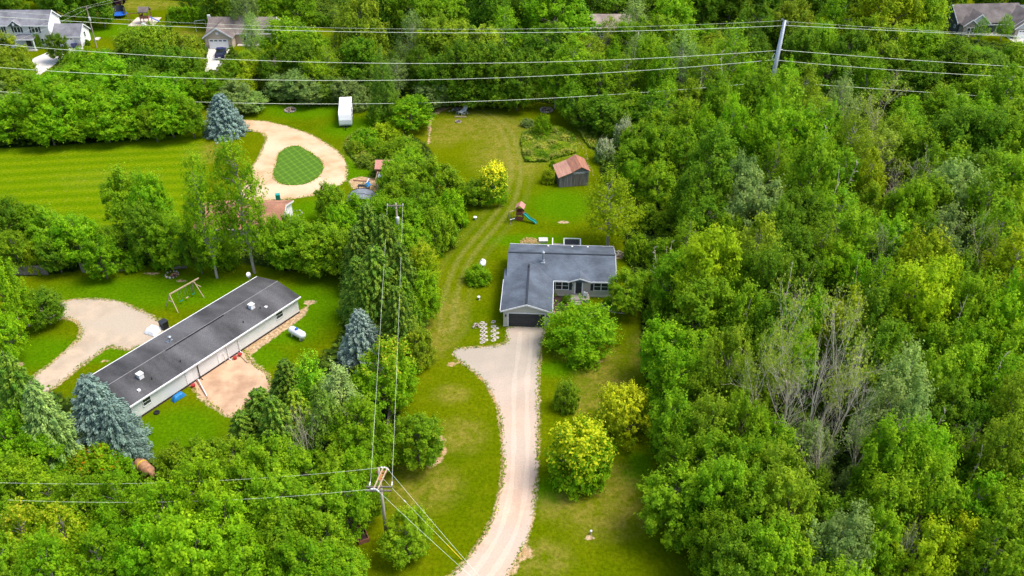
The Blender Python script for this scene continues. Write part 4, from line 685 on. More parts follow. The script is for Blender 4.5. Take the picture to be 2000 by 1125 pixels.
def rakes(mb, x0, x1, y, ze, zr, wd=.2, t=.05):
    """white boards along a gable edge facing -y"""
    m = (x0 + x1) / 2
    for a, b in (((x0, ze), (m, zr)), ((x1, ze), (m, zr))):
        mb.prism([(a[0], a[1] - wd), (b[0], b[1] - wd), (b[0], b[1] + .02), (a[0], a[1] + .02)], y - t, y)
def rakes_x(mb, y0, y1, x, ze, zr, wd=.2, t=.05, s=1):
    m = (y0 + y1) / 2
    for a, b in (((y0, ze), (m, zr)), ((y1, ze), (m, zr))):
        q = sorted((x, x + s * t)); mb.prismx([(a[0], a[1] - wd), (b[0], b[1] - wd), (b[0], b[1] + .02), (a[0], a[1] + .02)], q[0], q[1])

# main ranch house
h = thing('ranch_house', 'blue grey roofed ranch house with attached front garage at the end of the drive', 'house', (-1.15, 94.81, 0), math.radians(-3))
wl = MB(); wl.add(*(lambda b: (b.v, b.f))(gable_box(0, 6.1, 0, 8.2, 0, 2.6, 3.68, 'y'))); wl.add(*(lambda b: (b.v, b.f))(gable_box(.3, 14.7, 7.42, 16.0, 0, 2.6, 3.95)))
wl.build('wall', M['sid_main'], h)
fd = MB().box(-.03, 6.13, -.03, 8.2, -.1, .16).box(.27, 14.73, 7.39, 16.03, -.1, .3); fd.build('foundation', M['concrete'], h)
rf = gable_roof(0, 15.05, 7.0, 16.35, 2.62, 4.08)
g_ = gable_roof(-.36, 6.46, -.32, 9.6, 2.62, 3.76, 'y'); rf.add(g_.v, g_.f)
e_ = gable_roof(8.4, 11.8, 6.85, 8.9, 2.66, 3.26, 'y', .14); rf.add(e_.v, e_.f)
rfo = rf.build('roof', M['roof_main'], h)
cap = MB().box(0, 15.05, 11.55, 11.8, 4.2, 4.29).box(2.92, 3.18, -.3, 9.2, 3.88, 3.96); cap.build('ridge_vent', M['charcoal'], rfo)
tr = MB(); rakes(tr, -.36, 6.46, -.33, 2.72, 3.86); rakes(tr, 8.4, 11.8, 6.84, 2.76, 3.34, .16); tr.box(11.8, 15.06, 6.94, 7.0, 2.6, 2.79).box(6.46, 8.4, 6.94, 7.0, 2.6, 2.79)
tr.box(-.42, -.36, -.3, 7.0, 2.58, 2.78).box(6.46, 6.52, -.3, 7.0, 2.58, 2.78).box(0, 15.05, 16.36, 16.42, 2.6, 2.78); rakes_x(tr, 7.0, 16.35, 15.05, 2.72, 4.18); tr.build('fascia', M['trim'], rfo)
gd = MB()
for k in range(4): gd.box(.7, 5.45, -.05, -.005, .05 + k * .53, .05 + k * .53 + .515)
for k in range(4):
    for j in range(8): gd.box(.8 + j * .585, 1.28 + j * .585, -.062, -.05, .12 + k * .53, .12 + k * .53 + .37)
gdo = gd.build('garage_door', M['charcoal'], h); ft = MB().box(.58, .7, -.06, 0, 0, 2.28).box(5.45, 5.57, -.06, 0, 0, 2.28).box(.7, 5.45, -.06, 0, 2.17, 2.28); ft.build('door_frame', M['trim'], gdo)
for x in (.33, 5.78):
    MB().box(x - .06, x + .06, -.16, -.03, 1.62, 1.9).box(x - .09, x + .09, -.19, -.03, 1.9, 1.94).box(x - .04, x + .04, -.06, 0, 1.55, 1.62).build('wall_lamp', M['black'], h)
window(h, 6.8, 8.55, 1.15, 2.35, 7.42, mull=1, shut=M['charcoal']); window(h, 12.1, 14.0, 1.15, 2.35, 7.42, mull=1, shut=M['charcoal'])
dr = MB().box(9.55, 10.4, 7.36, 7.41, .55, 2.5); do = dr.build('front_door', M['charcoal'], h)
MB().box(9.37, 9.55, 7.33, 7.415, .5, 2.62).box(10.4, 10.58, 7.33, 7.415, .5, 2.62).box(9.55, 10.4, 7.33, 7.415, 2.5, 2.62).build('door_frame', M['trim'], do)
MB().tube([(10.3, 7.32, 1.5), (10.3, 7.28, 1.5), (10.3, 7.28, 1.62)], .02, 6).build('handle', M['galv'], do)
MB().box(9.0, 9.12, 7.3, 7.4, 1.75, 1.98).build('wall_lamp', M['black'], h)
MB().box(8.9, 11.5, 5.9, 7.38, .0, .5).box(8.9, 10.3, 5.55, 5.9, 0, .33).box(8.9, 10.3, 5.2, 5.55, 0, .17).build('porch', M['grey_deck'], h)
MB().lathe((4.95, 10.2, 3.75), [(.22, 0), (.22, .35), (.14, .36), (.14, 1.5), (.24, 1.52), (.26, 1.58), (.1, 1.75)]).build('chimney_pipe', M['galv'], h, smooth=False)
MB().box(4.65, 5.25, 9.75, 10.6, 3.74, 3.79).build('flashing', M['galv'], h)
for x in (5.6, 9.05, 11.3): MB().lathe((x, 15.5, 2.85), [(.1, 0), (.1, .22), (.13, .23), (.13, .3)], 10).build('roof_vent', M['trim'], h)
MB().lathe((3.0, 8.4, 3.7), [(.05, 0), (.05, .5)], 8).build('vent_pipe', M['black'], h)
gt = MB().tube([(.1, 7.6, 2.6), (-.12, 7.6, 2.4), (-.12, 7.6, .2)], .05, 6).box(-.2, -.02, 8.3, 8.55, .9, 1.35).box(-.16, 0, 9.1, 9.5, 1.1, 1.9); gt.build('meter_and_downspout', M['galv'], h)
ls = MB().lathe((3.05, -.12, 3.3), [(.07, 0), (.09, .06), (.05, .12)], 8).box(2.8, 3.3, -.05, 0, 3.35, 3.45); ls.build('flood_lamp', M['trim'], h)
dk = MB()
for k in range(13): dk.box(6.2 + .32 * k, 6.5 + .32 * k, 16.05, 20.5, .42, .5)
dk.build('deck', M['grey_deck'], h)
rl = MB()
for (a, b) in (((6.2, 16.4), (6.2, 20.5)), ((7.9, 20.5), (10.36, 20.5)), ((10.36, 16.4), (10.36, 20.5)), ((7.9, 18.6), (7.9, 20.5))):
    rl.bar((*a, 1.42), (*b, 1.42), .14, .06); rl.bar((*a, .65), (*b, .65), .06, .05); n = max(2, int(math.dist(a, b) / .22))
    for k in range(n + 1):
        t = k / n; x = a[0] + (b[0] - a[0]) * t; y = a[1] + (b[1] - a[1]) * t; s = .06 if k in (0, n) else .02; rl.box(x - s, x + s, y - s, y + s, .5, 1.42)
rl.build('railing', M['trim'], h)
R3 = Matrix.Translation((-1.15, 94.81, 0)) @ Matrix.Rotation(math.radians(-3), 4, 'Z')
def HL(x, y, z=0): return R3 @ Vector((x, y, z))
t = thing('hot_tub', 'black covered hot tub on the white railed back deck', 'hot tub', HL(9.1, 19.45, .5), math.radians(-3)); MB().box(-1., 1., -.8, .8, 0, .75).build('tub', M['charcoal'], t, bevel=.08); MB().box(-1.05, 1.05, -.85, .0, .76, .87).box(-1.05, 1.05, .02, .85, .76, .87).build('cover', M['cover'], t, bevel=.04)
b = MB().box(-.65, .65, -.5, .5, 0, .3); b.box(-.7, .7, -.55, .55, .3, .36); tag(b.build('ground_slab', M['concrete'], loc=P(1061, 471), bevel=.03), 'pale square slab on the grass behind the ranch house', 'slab')
# porch bench, pots, flower bed
t = thing('porch_chair', 'red and white cushioned chair on the front porch', 'chair', HL(11.0, 6.6, .5), math.radians(160)); MB().box(-.3, .3, -.3, .3, .32, .38).box(-.3, .3, .26, .32, .38, 1.).build('frame', M['trim'], t)
MB().box(-.26, .26, -.26, .24, .385, .5).build('cushion', M['red'], t, bevel=.03)
for s in (-1, 1):
    for u in (-1, 1): MB().box(s * .27 - .03, s * .27 + .03, u * .26 - .03, u * .26 + .03, 0, .32).build('leg', M['trim'], t)
def pot(x, y, z, col, lab, fl):
    t = thing('flower_pot', lab, 'flower pot', HL(x, y, z)); MB().lathe((0, 0, 0), [(.14, 0), (.2, .3), (.22, .34)], 12).build('pot', M[col], t)
    r = np.random.default_rng(int(x * 10)); k = 220; d = unit(r.normal(size=(k, 3))); me = quad_mesh('plant', d * (.28, .28, .25) + (0, 0, .5), d + (0, 0, .6), .07 * r.uniform(.6, 1.2, k), np.column_stack([r.random(k), r.random(k), r.random(k)])); me.materials.append(LM['orange' if fl else 'plain'])
    o = bpy.data.objects.new('plant', me); C.objects.link(o); o.parent = t; o.color = (.1, .16, .03, 1)
pot(8.75, 6.6, .02, 'brown', 'brown pot with orange flowers left of the porch steps', 1); pot(8.65, 5.7, .02, 'redwood', 'dark red pot of leafy flowers beside the lowest porch step', 1)
pot(6.75, 6.9, .02, 'brown', 'brown pot of flowers in the corner by the garage wall', 1); pot(8.3, 6.1, .02, 'black', 'black pot of green leaves in the porch flower bed', 0)
bd = sheet('mulch_bed', [HL(6.2, 3.5)[:2], HL(9.0, 3.6)[:2], HL(9.0, 7.35)[:2], HL(6.2, 7.35)[:2]], M['mulch'], .03, 0); sheet('mulch_bed', [HL(13.2, 5.9)[:2], HL(14.2, 4.1)[:2], HL(16.2, 3.8)[:2], HL(17.4, 4.8)[:2], HL(16.5, 6.8)[:2], HL(14.8, 7.3)[:2]], M['mulch'], .03, .05)
ed = MB().tube([HL(13.1, 5.9, .06), HL(13.6, 4.6, .06), HL(14.8, 3.75, .06), HL(16.2, 3.6, .06), HL(17.5, 4.6, .06)], .09, 6); tag(ed.build('bed_edging', M['stoneb']), 'curved pale stone edging round the mulch bed at the right of the ranch house', 'edging')
pr_ = random.Random(4)
def brick(x, y, lab, grp, m, sx=.2, sy=.1, sz=.09, nm='edging_stone', rot=0, P0=None, cat='stone'):
    p = P0 if P0 is not None else HL(x, y); o = MB().box(-sx, sx, -sy, sy, 0, sz).build(nm, m, bevel=min(.02, sz * .4)); o.location = p; o.rotation_euler.z = rot; tag(o, lab, cat, grp)
for k in range(9): brick(6.45 + k * .28, 3.45, ORD[k] + (' from left' if k else '') + ' block in the red and white row before the porch bed', 'edging blocks before the porch bed', M['pink'] if k % 2 else M['stoneb'], .12, .12, .14)
for k in range(9): brick(6.45 + k * .28, 3.1, ORD[k] + (' from left' if k else '') + ' block in the outer pale row before the porch bed', 'pale edging blocks before the porch bed', M['stoneb'] if k % 3 else M['pink'], .12, .12, .1)
PO = ['flat paver, first'] + ['flat paver, ' + q for q in ORD[1:14]]
for col, (xa, ya, yb, n) in enumerate(((944, 630, 668, 11), (966, 628, 664, 9))):
    for k in range(n):
        py = ya + (yb - ya) * k / (n - 1); p = P(xa + (4.6 if k % 2 else -1) + pr_.uniform(-1, 1), py)
        if col == 1 and k == 1: continue
        brick(0, 0, f"{PO[k]} from the top in the right column of the {('left','right')[col]} paver strip", ('pavers of the left strip', 'pavers of the right strip')[col], M['stoneb'], .26, .2, .05, 'paver', pr_.uniform(-.3, .3), p, 'paver')
        p = P(xa - 4 + pr_.uniform(-1, 1) + (4.6 if k % 2 else 0), py + 1.5)
        brick(0, 0, f"{PO[k]} from the top in the left column of the {('left','right')[col]} paver strip", ('pavers of the left strip', 'pavers of the right strip')[col], M['stoneb'], .22, .2, .05, 'paver', pr_.uniform(-.4, .4), p, 'paver')
def rockpile(name, c, n, r, sz, m, lab, cat='stones', ring=False, seed=1):
    rr = random.Random(seed); mb = MB(); c = Vector(c)
    for k in range(n):
        a = 2 * math.pi * k / n if ring else rr.uniform(0, 6.3); q = r if ring else r * math.sqrt(rr.random()); s = sz * rr.uniform(.6, 1.3); zz = 0 if ring else max(0, (r - q)) * .25
        mt = Matrix.Translation(c + Vector((q * math.cos(a), q * math.sin(a), zz + s * .35))) @ Matrix.Rotation(rr.uniform(0, 3), 4, Vector((rr.random(), rr.random(), 1)).normalized())
        mb.lathe((0, 0, 0), [(s * .35, -s * .4), (s * .6, -s * .05), (s * .5, s * .3), (s * .2, s * .45)], 6); 
        for i in range(len(mb.v) - 24, len(mb.v)): mb.v[i] = tuple(mt @ Vector(mb.v[i]))
    o = mb.build(name, m); return tag(o, lab, cat) if lab else o
rockpile('stone_pile', P(929, 638), 14, .5, .25, M['rock'], 'small brown stone heap left of the paving strips', seed=5)
rockpile('straw_heap', P(1034, 474), 300, 1.5, .11, M['straw'], 'heap of pale straw coloured soil behind the ranch house', 'heap', seed=6)
rockpile('stone_heap', P(1208, 497), 22, 1.0, .3, M['stoneb'], 'line of pale rubble at the back right corner of the ranch house', seed=7)

# propane tanks
def ptank(p, rz, L, R_, lab, m='trim', dome='bluepad'):
    t = thing('propane_tank', lab, 'gas tank', p, rz); z = R_ + .3; prof = [(-L / 2, .02), (-L / 2 + .08, R_ * .5), (-L / 2 + .25, R_ * .85), (-L / 2 + .45, R_), (L / 2 - .45, R_), (L / 2 - .25, R_ * .85), (L / 2 - .08, R_ * .5), (L / 2, .02)]
    mb = MB(); mb.tube([(x, 0, z) for x, _ in prof], [r for _, r in prof], 20); mb.build('tank', M[m], t, smooth=True)
    MB().lathe((0, 0, z + R_ - .06), [(.22, 0), (.22, .16), (.16, .24), (.04, .28)], 12).build('dome_lid', M[dome], t)
    for s in (-1, 1): MB().box(s * L * .27 - .1, s * L * .27 + .1, -R_ * .7, R_ * .7, 0, .45).build('foot', M['concrete'], t)
ptank(P(582, 659), math.radians(-37), 2.9, .52, 'white propane tank with blue lid on the lawn beside the mobile home')
ptank(P(943, 522), math.radians(80), 1.5, .45, 'small white gas tank seen end on behind the lone green bush', dome='trim')
t = thing('rusty_tank', 'rusty orange tank lying among the sumac at lower left', 'old tank', P(287, 926), math.radians(-40)); prof = [(-1.6, .05), (-1.5, .4), (-1.2, .62), (.9, .62), (1.15, .5), (1.2, .3), (1.9, .28)]
MB().tube([(x, 0, 1.0) for x, _ in prof], [r for _, r in prof], 18).build('tank', M['orange_tank'], t, smooth=True); MB().box(-1.2, -.9, -.6, .6, 0, .6).box(.5, .8, -.6, .6, 0, .6).build('foot', M['brown'], t)
MB().tube([(-.55, 0, 1.0), (-.4, 0, 1.0)], .66, 18).build('band', M['yellow'], t)

# mobile home
u = Vector((.571, .821, 0)); ang = math.atan2(.821, .571)
mh = thing('mobile_home', 'long low dark roofed mobile home with white siding standing at a slant on the left', 'house', (-43.55, 76.1, 0), ang)
gable_box(.25, 26.3, .3, 8.0, 0, 2.5, 3.25).build('wall', M['sid_mh'], mh); MB().box(.2, 26.35, .25, 8.05, -.1, .22).build('skirting', M['mulch'], mh)
mr = gable_roof(0, 26.6, -.05, 8.35, 2.5, 3.35).build('roof', M['roof_mh'], mh); MB().box(0, 26.6, 4.1, 4.2, 3.5, 3.53).build('ridge_cap', M['asph'], mr)
MB().box(8.3, 17.2, 3.9, 4.05, 3.53, 3.58).build('roof_cable', M['black'], mr)
MB().box(0, 26.6, -.17, -.05, 2.48, 2.66).box(0, 26.6, 8.35, 8.47, 2.48, 2.66).build('gutter', M['trim'], mh)
for x in (9.6, 14.1, 15.9): MB().tube([(x, -.1, 2.5), (x, .2, 2.3), (x, .2, .15), (x, -.25, .08)], .055, 6).build('downspout', M['trim' if x != 9.6 else 'black'], mh)
window(mh, 22.4, 23.5, 1.2, 2.15, .3, mull=0); window(mh, 1.8, 2.8, 1.2, 2.1, .3, mull=0)
for a, b_ in ((7.8, 8.7), (12.6, 13.6)):
    MB().box(a, b_, .24, .3, .3, 2.3).box(a + .12, b_ - .12, .22, .24, 1.3, 2.1).build('side_door', M['trim'], mh)
for (x, y, s) in ((3.6, 2.6, .3), (20.6, 2.6, .3)):
    MB().box(x - s, x + s, y - s, y + s, 2.9, 3.75).box(x - s - .05, x + s + .05, y - s - .05, y + s + .05, 3.75, 3.85).build('roof_vent_box', M['trim'], mh)
MB().lathe((10.0, 5.4, 3.1), [(.16, 0), (.16, .75), (.24, .76), (.24, .86), (.08, .95)], 14).box(9.6, 10.4, 5.0, 5.8, 3.22, 3.26).build('chimney_pipe', M['galv'], mh)
for (x, y) in ((4.3, 1.5), (8.3, 1.4), (18.0, 1.3), (21.3, 1.8)): MB().lathe((x, y, 2.7), [(.06, 0), (.06, .55)], 8).build('vent_pipe', M['black'], mh)
for (x, y) in ((2.2, 1.1), (22.0, 1.5), (24.0, 2.7)): MB().box(x - .17, x + .17, y - .17, y + .17, 2.75, 3.06).build('roof_cap', M['trim'], mh)
sdh = MB().lathe((0, 0, 0), [(.02, 0), (.2, .03), (.36, .12), (.4, .18)], 16); sd_o = sdh.build('satellite_dish', M['trim'], mh, smooth=True); sd_o.location = (25.3, 8.6, 3.5); sd_o.rotation_euler = (1.1, .3, 0); MB().tube([(25.3, 8.4, 2.6), (25.3, 8.55, 3.4)], .03, 6).build('dish_mast', M['galv'], mh)
RM = Matrix.Translation((-43.55, 76.1, 0)) @ Matrix.Rotation(ang, 4, 'Z')
def ML(x, y, z=0): return RM @ Vector((x, y, z))
t = thing('garbage_bin', 'black wheeled garbage bin against the rear wall of the mobile home', 'bin', P(322, 641), ang); MB().add(*(lambda a: (a.v, a.f))(MB().prism([(-.38, 0.02), (.38, 0.02), (.46, 1.1), (-.46, 1.1)], -.42, .42))).build('body', M['black'], t); MB().box(-.5, .5, -.48, .5, 1.1, 1.2).build('lid', M['charcoal'], t, bevel=.04)
for s in (-1, 1): MB().tube([(s * .3, .42, .14), (s * .4, .42, .14)], .14, 12).build('wheel', M['tyre'], t)
def cloth(name, p, pts, z0, m, lab, cat, seed=1):
    rr = np.random.default_rng(seed); n = 10; a, b_, c, d = [Vector((*q, 0)) for q in pts]; mb = MB(); vs = []
    for i in range(n + 1):
        for j in range(n + 1):
            s, t_ = i / n, j / n; q = (a * (1 - s) + b_ * s) * (1 - t_) + (d * (1 - s) + c * s) * t_; e = min(s, 1 - s, t_, 1 - t_)
            q.z = z0 * min(1, e * 6 + .05) + rr.normal(0, .03) + .03; vs.append(q)
    mb.add(vs, [(i * (n + 1) + j, (i + 1) * (n + 1) + j, (i + 1) * (n + 1) + j + 1, i * (n + 1) + j + 1) for i in range(n) for j in range(n)])
    o = mb.build(name, m, loc=p, smooth=True); return tag(o, lab, cat)
a = [P(281, 652)[:2], P(297, 639)[:2], P(318, 643)[:2], P(303, 659)[:2]]; cloth('white_tarpaulin', (0, 0, 0), a, .7, M['sheet'], 'crumpled white tarpaulin over a stack beside the mobile home', 'tarpaulin')
a = [ML(4.9, -.9)[:2], ML(6.6, -.9)[:2], ML(6.6, -.2)[:2], ML(4.9, -.2)[:2]]; cloth('blue_tarpaulin', (0, 0, 0), a, .6, M['blue'], 'blue tarpaulin heap against the front wall of the mobile home', 'tarpaulin', 4)
for x, c_, lab in ((8.1, 'red', 'red gas can by the mobile home wall nearest the blue heap'), (14.6, 'red', 'red toy left of the right hand pair by the wall'), (15.4, 'red', 'dark red bucket furthest right along the mobile home wall')):
    t = thing('garden_bucket', lab, 'bucket', ML(x, -.35), 0); MB().lathe((0, 0, 0), [(.2, 0), (.26, .34), (.28, .38)], 12).build('bucket', M[c_], t); MB().tube([(-.26, 0, .36), (-.15, 0, .5), (.15, 0, .5), (.26, 0, .36)], .02, 5).build('handle', M['galv'], t)
t = thing('tyre', 'black tyre lying by the near end of the mobile home wall', 'tyre', ML(2.6, -.6)); MB().lathe((0, 0, 0), [(.2, 0), (.33, .0), (.36, .1), (.33, .2), (.2, .2), (.18, .1)], 18).build('rubber', M['tyre'], t)
def plank(a, b_, w_, hh, lab, m='pale_wood', grp=None): tag(MB().bar(a, b_, w_, hh).build('lumber_beam', M[m]), lab, 'beam', grp)
plank(P(383, 741, .1), P(402, 770, .1), .16, .14, 'reddish beam, left of the pair lying on the sandy patch', 'brown'); plank(P(387, 741, .2), P(404, 773, .2), .1, .12, 'white beam, right of the pair lying on the sandy patch', 'trim')
plank(P(459, 684, .1), P(484, 708, .1), .12, .1, 'thin pale beam at the right edge of the sandy patch', 'pale_wood')
tag(MB().tube([ML(13.3, -.2, 0), ML(13.35, .15, 1.5)], .03, 5).box(0, 0, 0, 0, 0, 0).build('garden_rake', M['pale_wood']), 'long handled rake leaning on the mobile home wall', 'rake')
# swing set frame
def swingset(A, B, z, feet, lab):
    t = thing('swing_set', lab, 'swing set', ((A.x + B.x) / 2, (A.y + B.y) / 2, 0)); o = t.location.copy(); L = lambda v: Vector(v) - o
    MB().bar(L(A), L(B), .14, .14).build('top_beam', M['pale_wood'], t)
    for top, f in feet: MB().bar(L(top), L(f), .1, .1).build('leg', M['pale_wood'], t)
    for top, f1, f2 in ((A, feet[0][1], feet[1][1]), (B, feet[2][1], feet[3][1])): MB().bar(L(top.lerp(f1, .45)), L(top.lerp(f2, .45)), .08, .08).build('brace', M['pale_wood'], t)
    for k, m in ((.3, 'dgreen'), (.5, 'pale_wood'), (.72, 'dgreen')):
        q = A.lerp(B, k); d = (B - A).normalized() * .22; s = q.copy(); s.z = .5
        se = MB().bar(L(s - d), L(s + d), .18, .05).build('swing_seat', M[m], t)
        for e in (-1, 1): MB().tube([L(q + d * e), L(s + d * e)], .012, 4).build('chain', M['galv'], se)
A = P(331, 575, 2.4); B = P(388, 543, 2.4); d = (B - A).normalized(); nrm = Vector((-d.y, d.x, 0))
swingset(A, B, 2.4, [(A, Vector((A.x, A.y, 0)) + nrm * 1.3 - d * .2), (A, Vector((A.x, A.y, 0)) - nrm * 1.3 - d * .2), (B - d * .9, Vector((B.x, B.y, 0)) + nrm * 1.3 - d * .7), (B - d * .9, Vector((B.x, B.y, 0)) - nrm * 1.3 - d * .7)], 'wooden A frame swing set on the lawn behind the mobile home')
# fire pit corner
rockpile('stone_ring', P(336, 537), 12, .9, .3, M['stoneb'], 'ring of stones round the planter by the board fence', ring=True, seed=8)
t = thing('fire_bowl', 'round fire bowl beside the stone ring behind the mobile home', 'fire bowl', P(341, 541)); MB().lathe((0, 0, .15), [(.1, 0), (.35, .1), (.45, .28), (.48, .28), (.46, .24), (.3, .12)], 16).build('bowl', M['rust'], t); MB().lathe((0, 0, .3), [(.25, 0), (.22, .05)], 12).build('ash', M['ash'], t)
for k in range(3): MB().tube([(.3 * math.cos(2.1 * k), .3 * math.sin(2.1 * k), .2), (.35 * math.cos(2.1 * k), .35 * math.sin(2.1 * k), 0)], .025, 5).build('leg', M['black'], t)

# fences of upright boards
def board_fence(pts, hgt, lab, m='fence', lean=.02, w_=.14, seed=2):
    rr = random.Random(seed); o = Vector((*pts[0][:2], 0)); t = thing('board_fence', lab, 'fence', o); bd = MB(); ra = MB(); ps = MB()
    for a, b_ in zip(pts[:-1], pts[1:]):
        a = Vector((*a[:2], 0)) - o; b_ = Vector((*b_[:2], 0)) - o; L = (b_ - a).length; d = (b_ - a) / L; n = Vector((-d.y, d.x, 0)); k = int(L / (w_ + .012))
        for i in range(k):
            c = a + d * (i + .5) * (L / k); hh = hgt * rr.uniform(.96, 1.02); mt = Matrix.Translation(c) @ Matrix.Rotation(math.atan2(d.y, d.x), 4, 'Z') @ Matrix.Rotation(rr.gauss(0, lean), 4, 'Y'); bd.box(-w_ / 2, w_ / 2, -.012, .012, .03, hh, mt)
        for z in (.35, hgt - .35): ra.bar(a + n * .05 + Vector((0, 0, z)), b_ + n * .05 + Vector((0, 0, z)), .05, .09)
        for i in range(int(L / 2.4) + 1):
            c = a + d * min(L, i * 2.4) + n * .12; MB().box(c.x - .05, c.x + .05, c.y - .05, c.y + .05, 0, hgt + .05).build('post', M[m], t)
    tag(bd.build('boards', M[m], t), None); ra.build('rails', M[m], t)
board_fence([P(20, 537), P(95, 537)], 1.6, 'left stretch of the weathered board fence behind the mobile home'); board_fence([P(160, 533), P(255, 529)], 1.6, 'middle stretch of the weathered board fence behind the mobile home', seed=3); board_fence([P(335, 526), P(366, 524)], 1.6, 'short right stretch of the weathered board fence behind the mobile home', seed=4)
board_fence([P(779, 636), P(771, 690)], 1.7, 'weathered fence between the blue spruce and the lawn', seed=5, lean=.05); board_fence([P(762, 812), P(757, 850)], 1.6, 'short fence piece below the yellow patched tree between the lots', seed=6)
t = thing('wooden_crate_bed', 'dark wooden box frame on the ground left of the near utility pole', 'box frame', P(706, 1047), math.radians(25)); MB().box(-.55, -.47, -1, 1, 0, .5).box(.47, .55, -1, 1, 0, .5).box(-.47, .47, -1, -.92, 0, .5).box(-.47, .47, .92, 1, 0, .5).build('frame', M['brown'], t); MB().box(-.47, .47, -.92, .92, 0, .3).build('soil', M['mulch'], t)
tag(MB().tube([P(816, 462, .2), P(842, 476, .15), P(866, 489, .1)], [.07, .1, .12], 7).build('fallen_log', M['pole']), 'thin fallen log on the grass under the lower round bush', 'log')

# two storey white house
h1 = thing('two_storey_house', 'white two storey house with lower garage wing at the top left corner', 'house', (-119.5, 201.9, 0)); hx = lambda x: x + 119.5
gable_box(0, hx(-106.1), 0, 6.3, 0, 5.3, 7.6).build('wall', M['sid_h1'], h1); MB().prismx([(0, 0), (6.3, 0), (6.3, 5.3), (3.15, 7.58), (0, 5.3)], hx(-106.1), hx(-106.0)).build('gable_wall', M['sid_white'], h1)
r1 = gable_roof(-.3, hx(-105.7), -.4, 6.7, 5.15, 7.65); g_ = gable_roof(hx(-116.2) + 1.2, hx(-116.2) + 4.6, -.75, 3, 5.15, 6.5, 'y', .14); r1.add(g_.v, g_.f); p_ = MB().prismx([(-2.2, 2.55), (0, 3.1), (0, 3.2), (-2.2, 2.65)], hx(-113.6), hx(-109.0)); r1.add(p_.v, p_.f); r1o = r1.build('roof', M['roof_h1'], h1)
f1 = MB(); rakes_x(f1, -.4, 6.7, hx(-105.7), 5.28, 7.78, .3); rakes(f1, hx(-116.2) + 1.2, hx(-116.2) + 4.6, -.76, 5.25, 6.6, .2); f1.box(-.3, 4.4, -.46, -.4, 5.1, 5.3).box(7.95, hx(-105.7), -.46, -.4, 5.1, 5.3).box(hx(-113.6), hx(-109.), -2.26, -2.2, 2.5, 2.68); f1.build('fascia', M['trim'], r1o)
MB().prism([(hx(-116.2) + 1.4, 5.2), (hx(-116.2) + 4.4, 5.2), (hx(-116.2) + 2.9, 6.35)], -.7, -.62).build('dormer_gable', M['sid_h3'], h1); MB().box(hx(-114.9) + 1.3, hx(-114.9) + 1.75, -.78, -.71, 5.35, 5.9).build('gable_vent', M['trim'], h1)
for a, b_ in ((hx(-114.) + .1, hx(-114.) + 1.5), (hx(-109.) - .9, hx(-109.) + .6), (2.1, 3.2)): window(h1, a, b_, 3.6, 4.85, 0, mull=1, shut=M['charcoal'], rail=False)
window(h1, hx(-108.4), hx(-107.1), .9, 2.2, 0, mull=1, rail=False); MB().box(hx(-112.0), hx(-110.9), -.06, 0, .1, 2.2).build('front_door', M['charcoal'], h1); MB().box(hx(-107.0), hx(-106.1), -.08, 0, 0, 3.0).build('stone_facing', M['stone'], h1)
for x in (-113.4, -109.25): MB().box(hx(x) - .12, hx(x) + .12, -2.15, -1.91, 0, 2.6).build('porch_column', M['trim'], h1)
MB().box(hx(-113.7), hx(-109.), -2.3, 0, 0, .2).build('porch_floor', M['concrete'], h1)
gw = gable_box(hx(-106.0), hx(-99.75), .6, 5.8, 0, 2.5, 4.3); gw.build('garage_wall', M['sid_h1'], h1); MB().prismx([(.6, 0), (5.8, 0), (5.8, 2.5), (3.2, 4.28), (.6, 2.5)], hx(-99.75), hx(-99.65)).build('garage_gable_wall', M['sid_white'], h1)
gro = gable_roof(hx(-105.99), hx(-99.35), .2, 6.2, 2.4, 4.5).build('garage_roof', M['roof_h1'], h1); f1 = MB(); rakes_x(f1, .2, 6.2, hx(-99.35), 2.5, 4.62, .25); f1.box(hx(-106), hx(-99.35), .14, .2, 2.35, 2.52); f1.build('fascia', M['trim'], gro)
def gdoor(parent, x0, x1, y, z1, m='trim', win=True):
    d = MB()
    for k in range(4): d.box(x0, x1, y - .05, y, .03 + k * (z1 - .03) / 4, .03 + (k + 1) * (z1 - .03) / 4 - .02)
    o = d.build('garage_door', M[m], parent)
    if win:
        g = MB(); n = 4
        for k in range(n): a = x0 + .25 + k * (x1 - x0 - .3) / n; g.box(a, a + (x1 - x0) / n * .68, y - .07, y - .05, z1 * .8, z1 * .92)
        g.build('door_windows', M['glass'], o)
gdoor(h1, hx(-104.6), hx(-101.2), .6, 2.2); window(h1, 2.9, 3.6, 1.6, 2.7, hx(-99.65), mull=0, face=1, axis='x'); MB().box(hx(-100.8), hx(-99.75), .5, .6, 0, .8).build('stone_facing', M['stone'], h1)
for k, x in enumerate((-101.4, -100.8)):
    t = thing('garbage_bin', ('dark blue bin, left one before the white house garage', 'dark blue bin, right one before the white house garage')[k], 'bin', (x, 201.7, 0)); MB().prism([(-.24, 0), (.24, 0), (.3, 1.0), (-.3, 1.0)], -.3, .3).build('body', M['navy'], t); MB().box(-.32, .32, -.33, .33, 1.0, 1.07).build('lid', M['navy'], t)
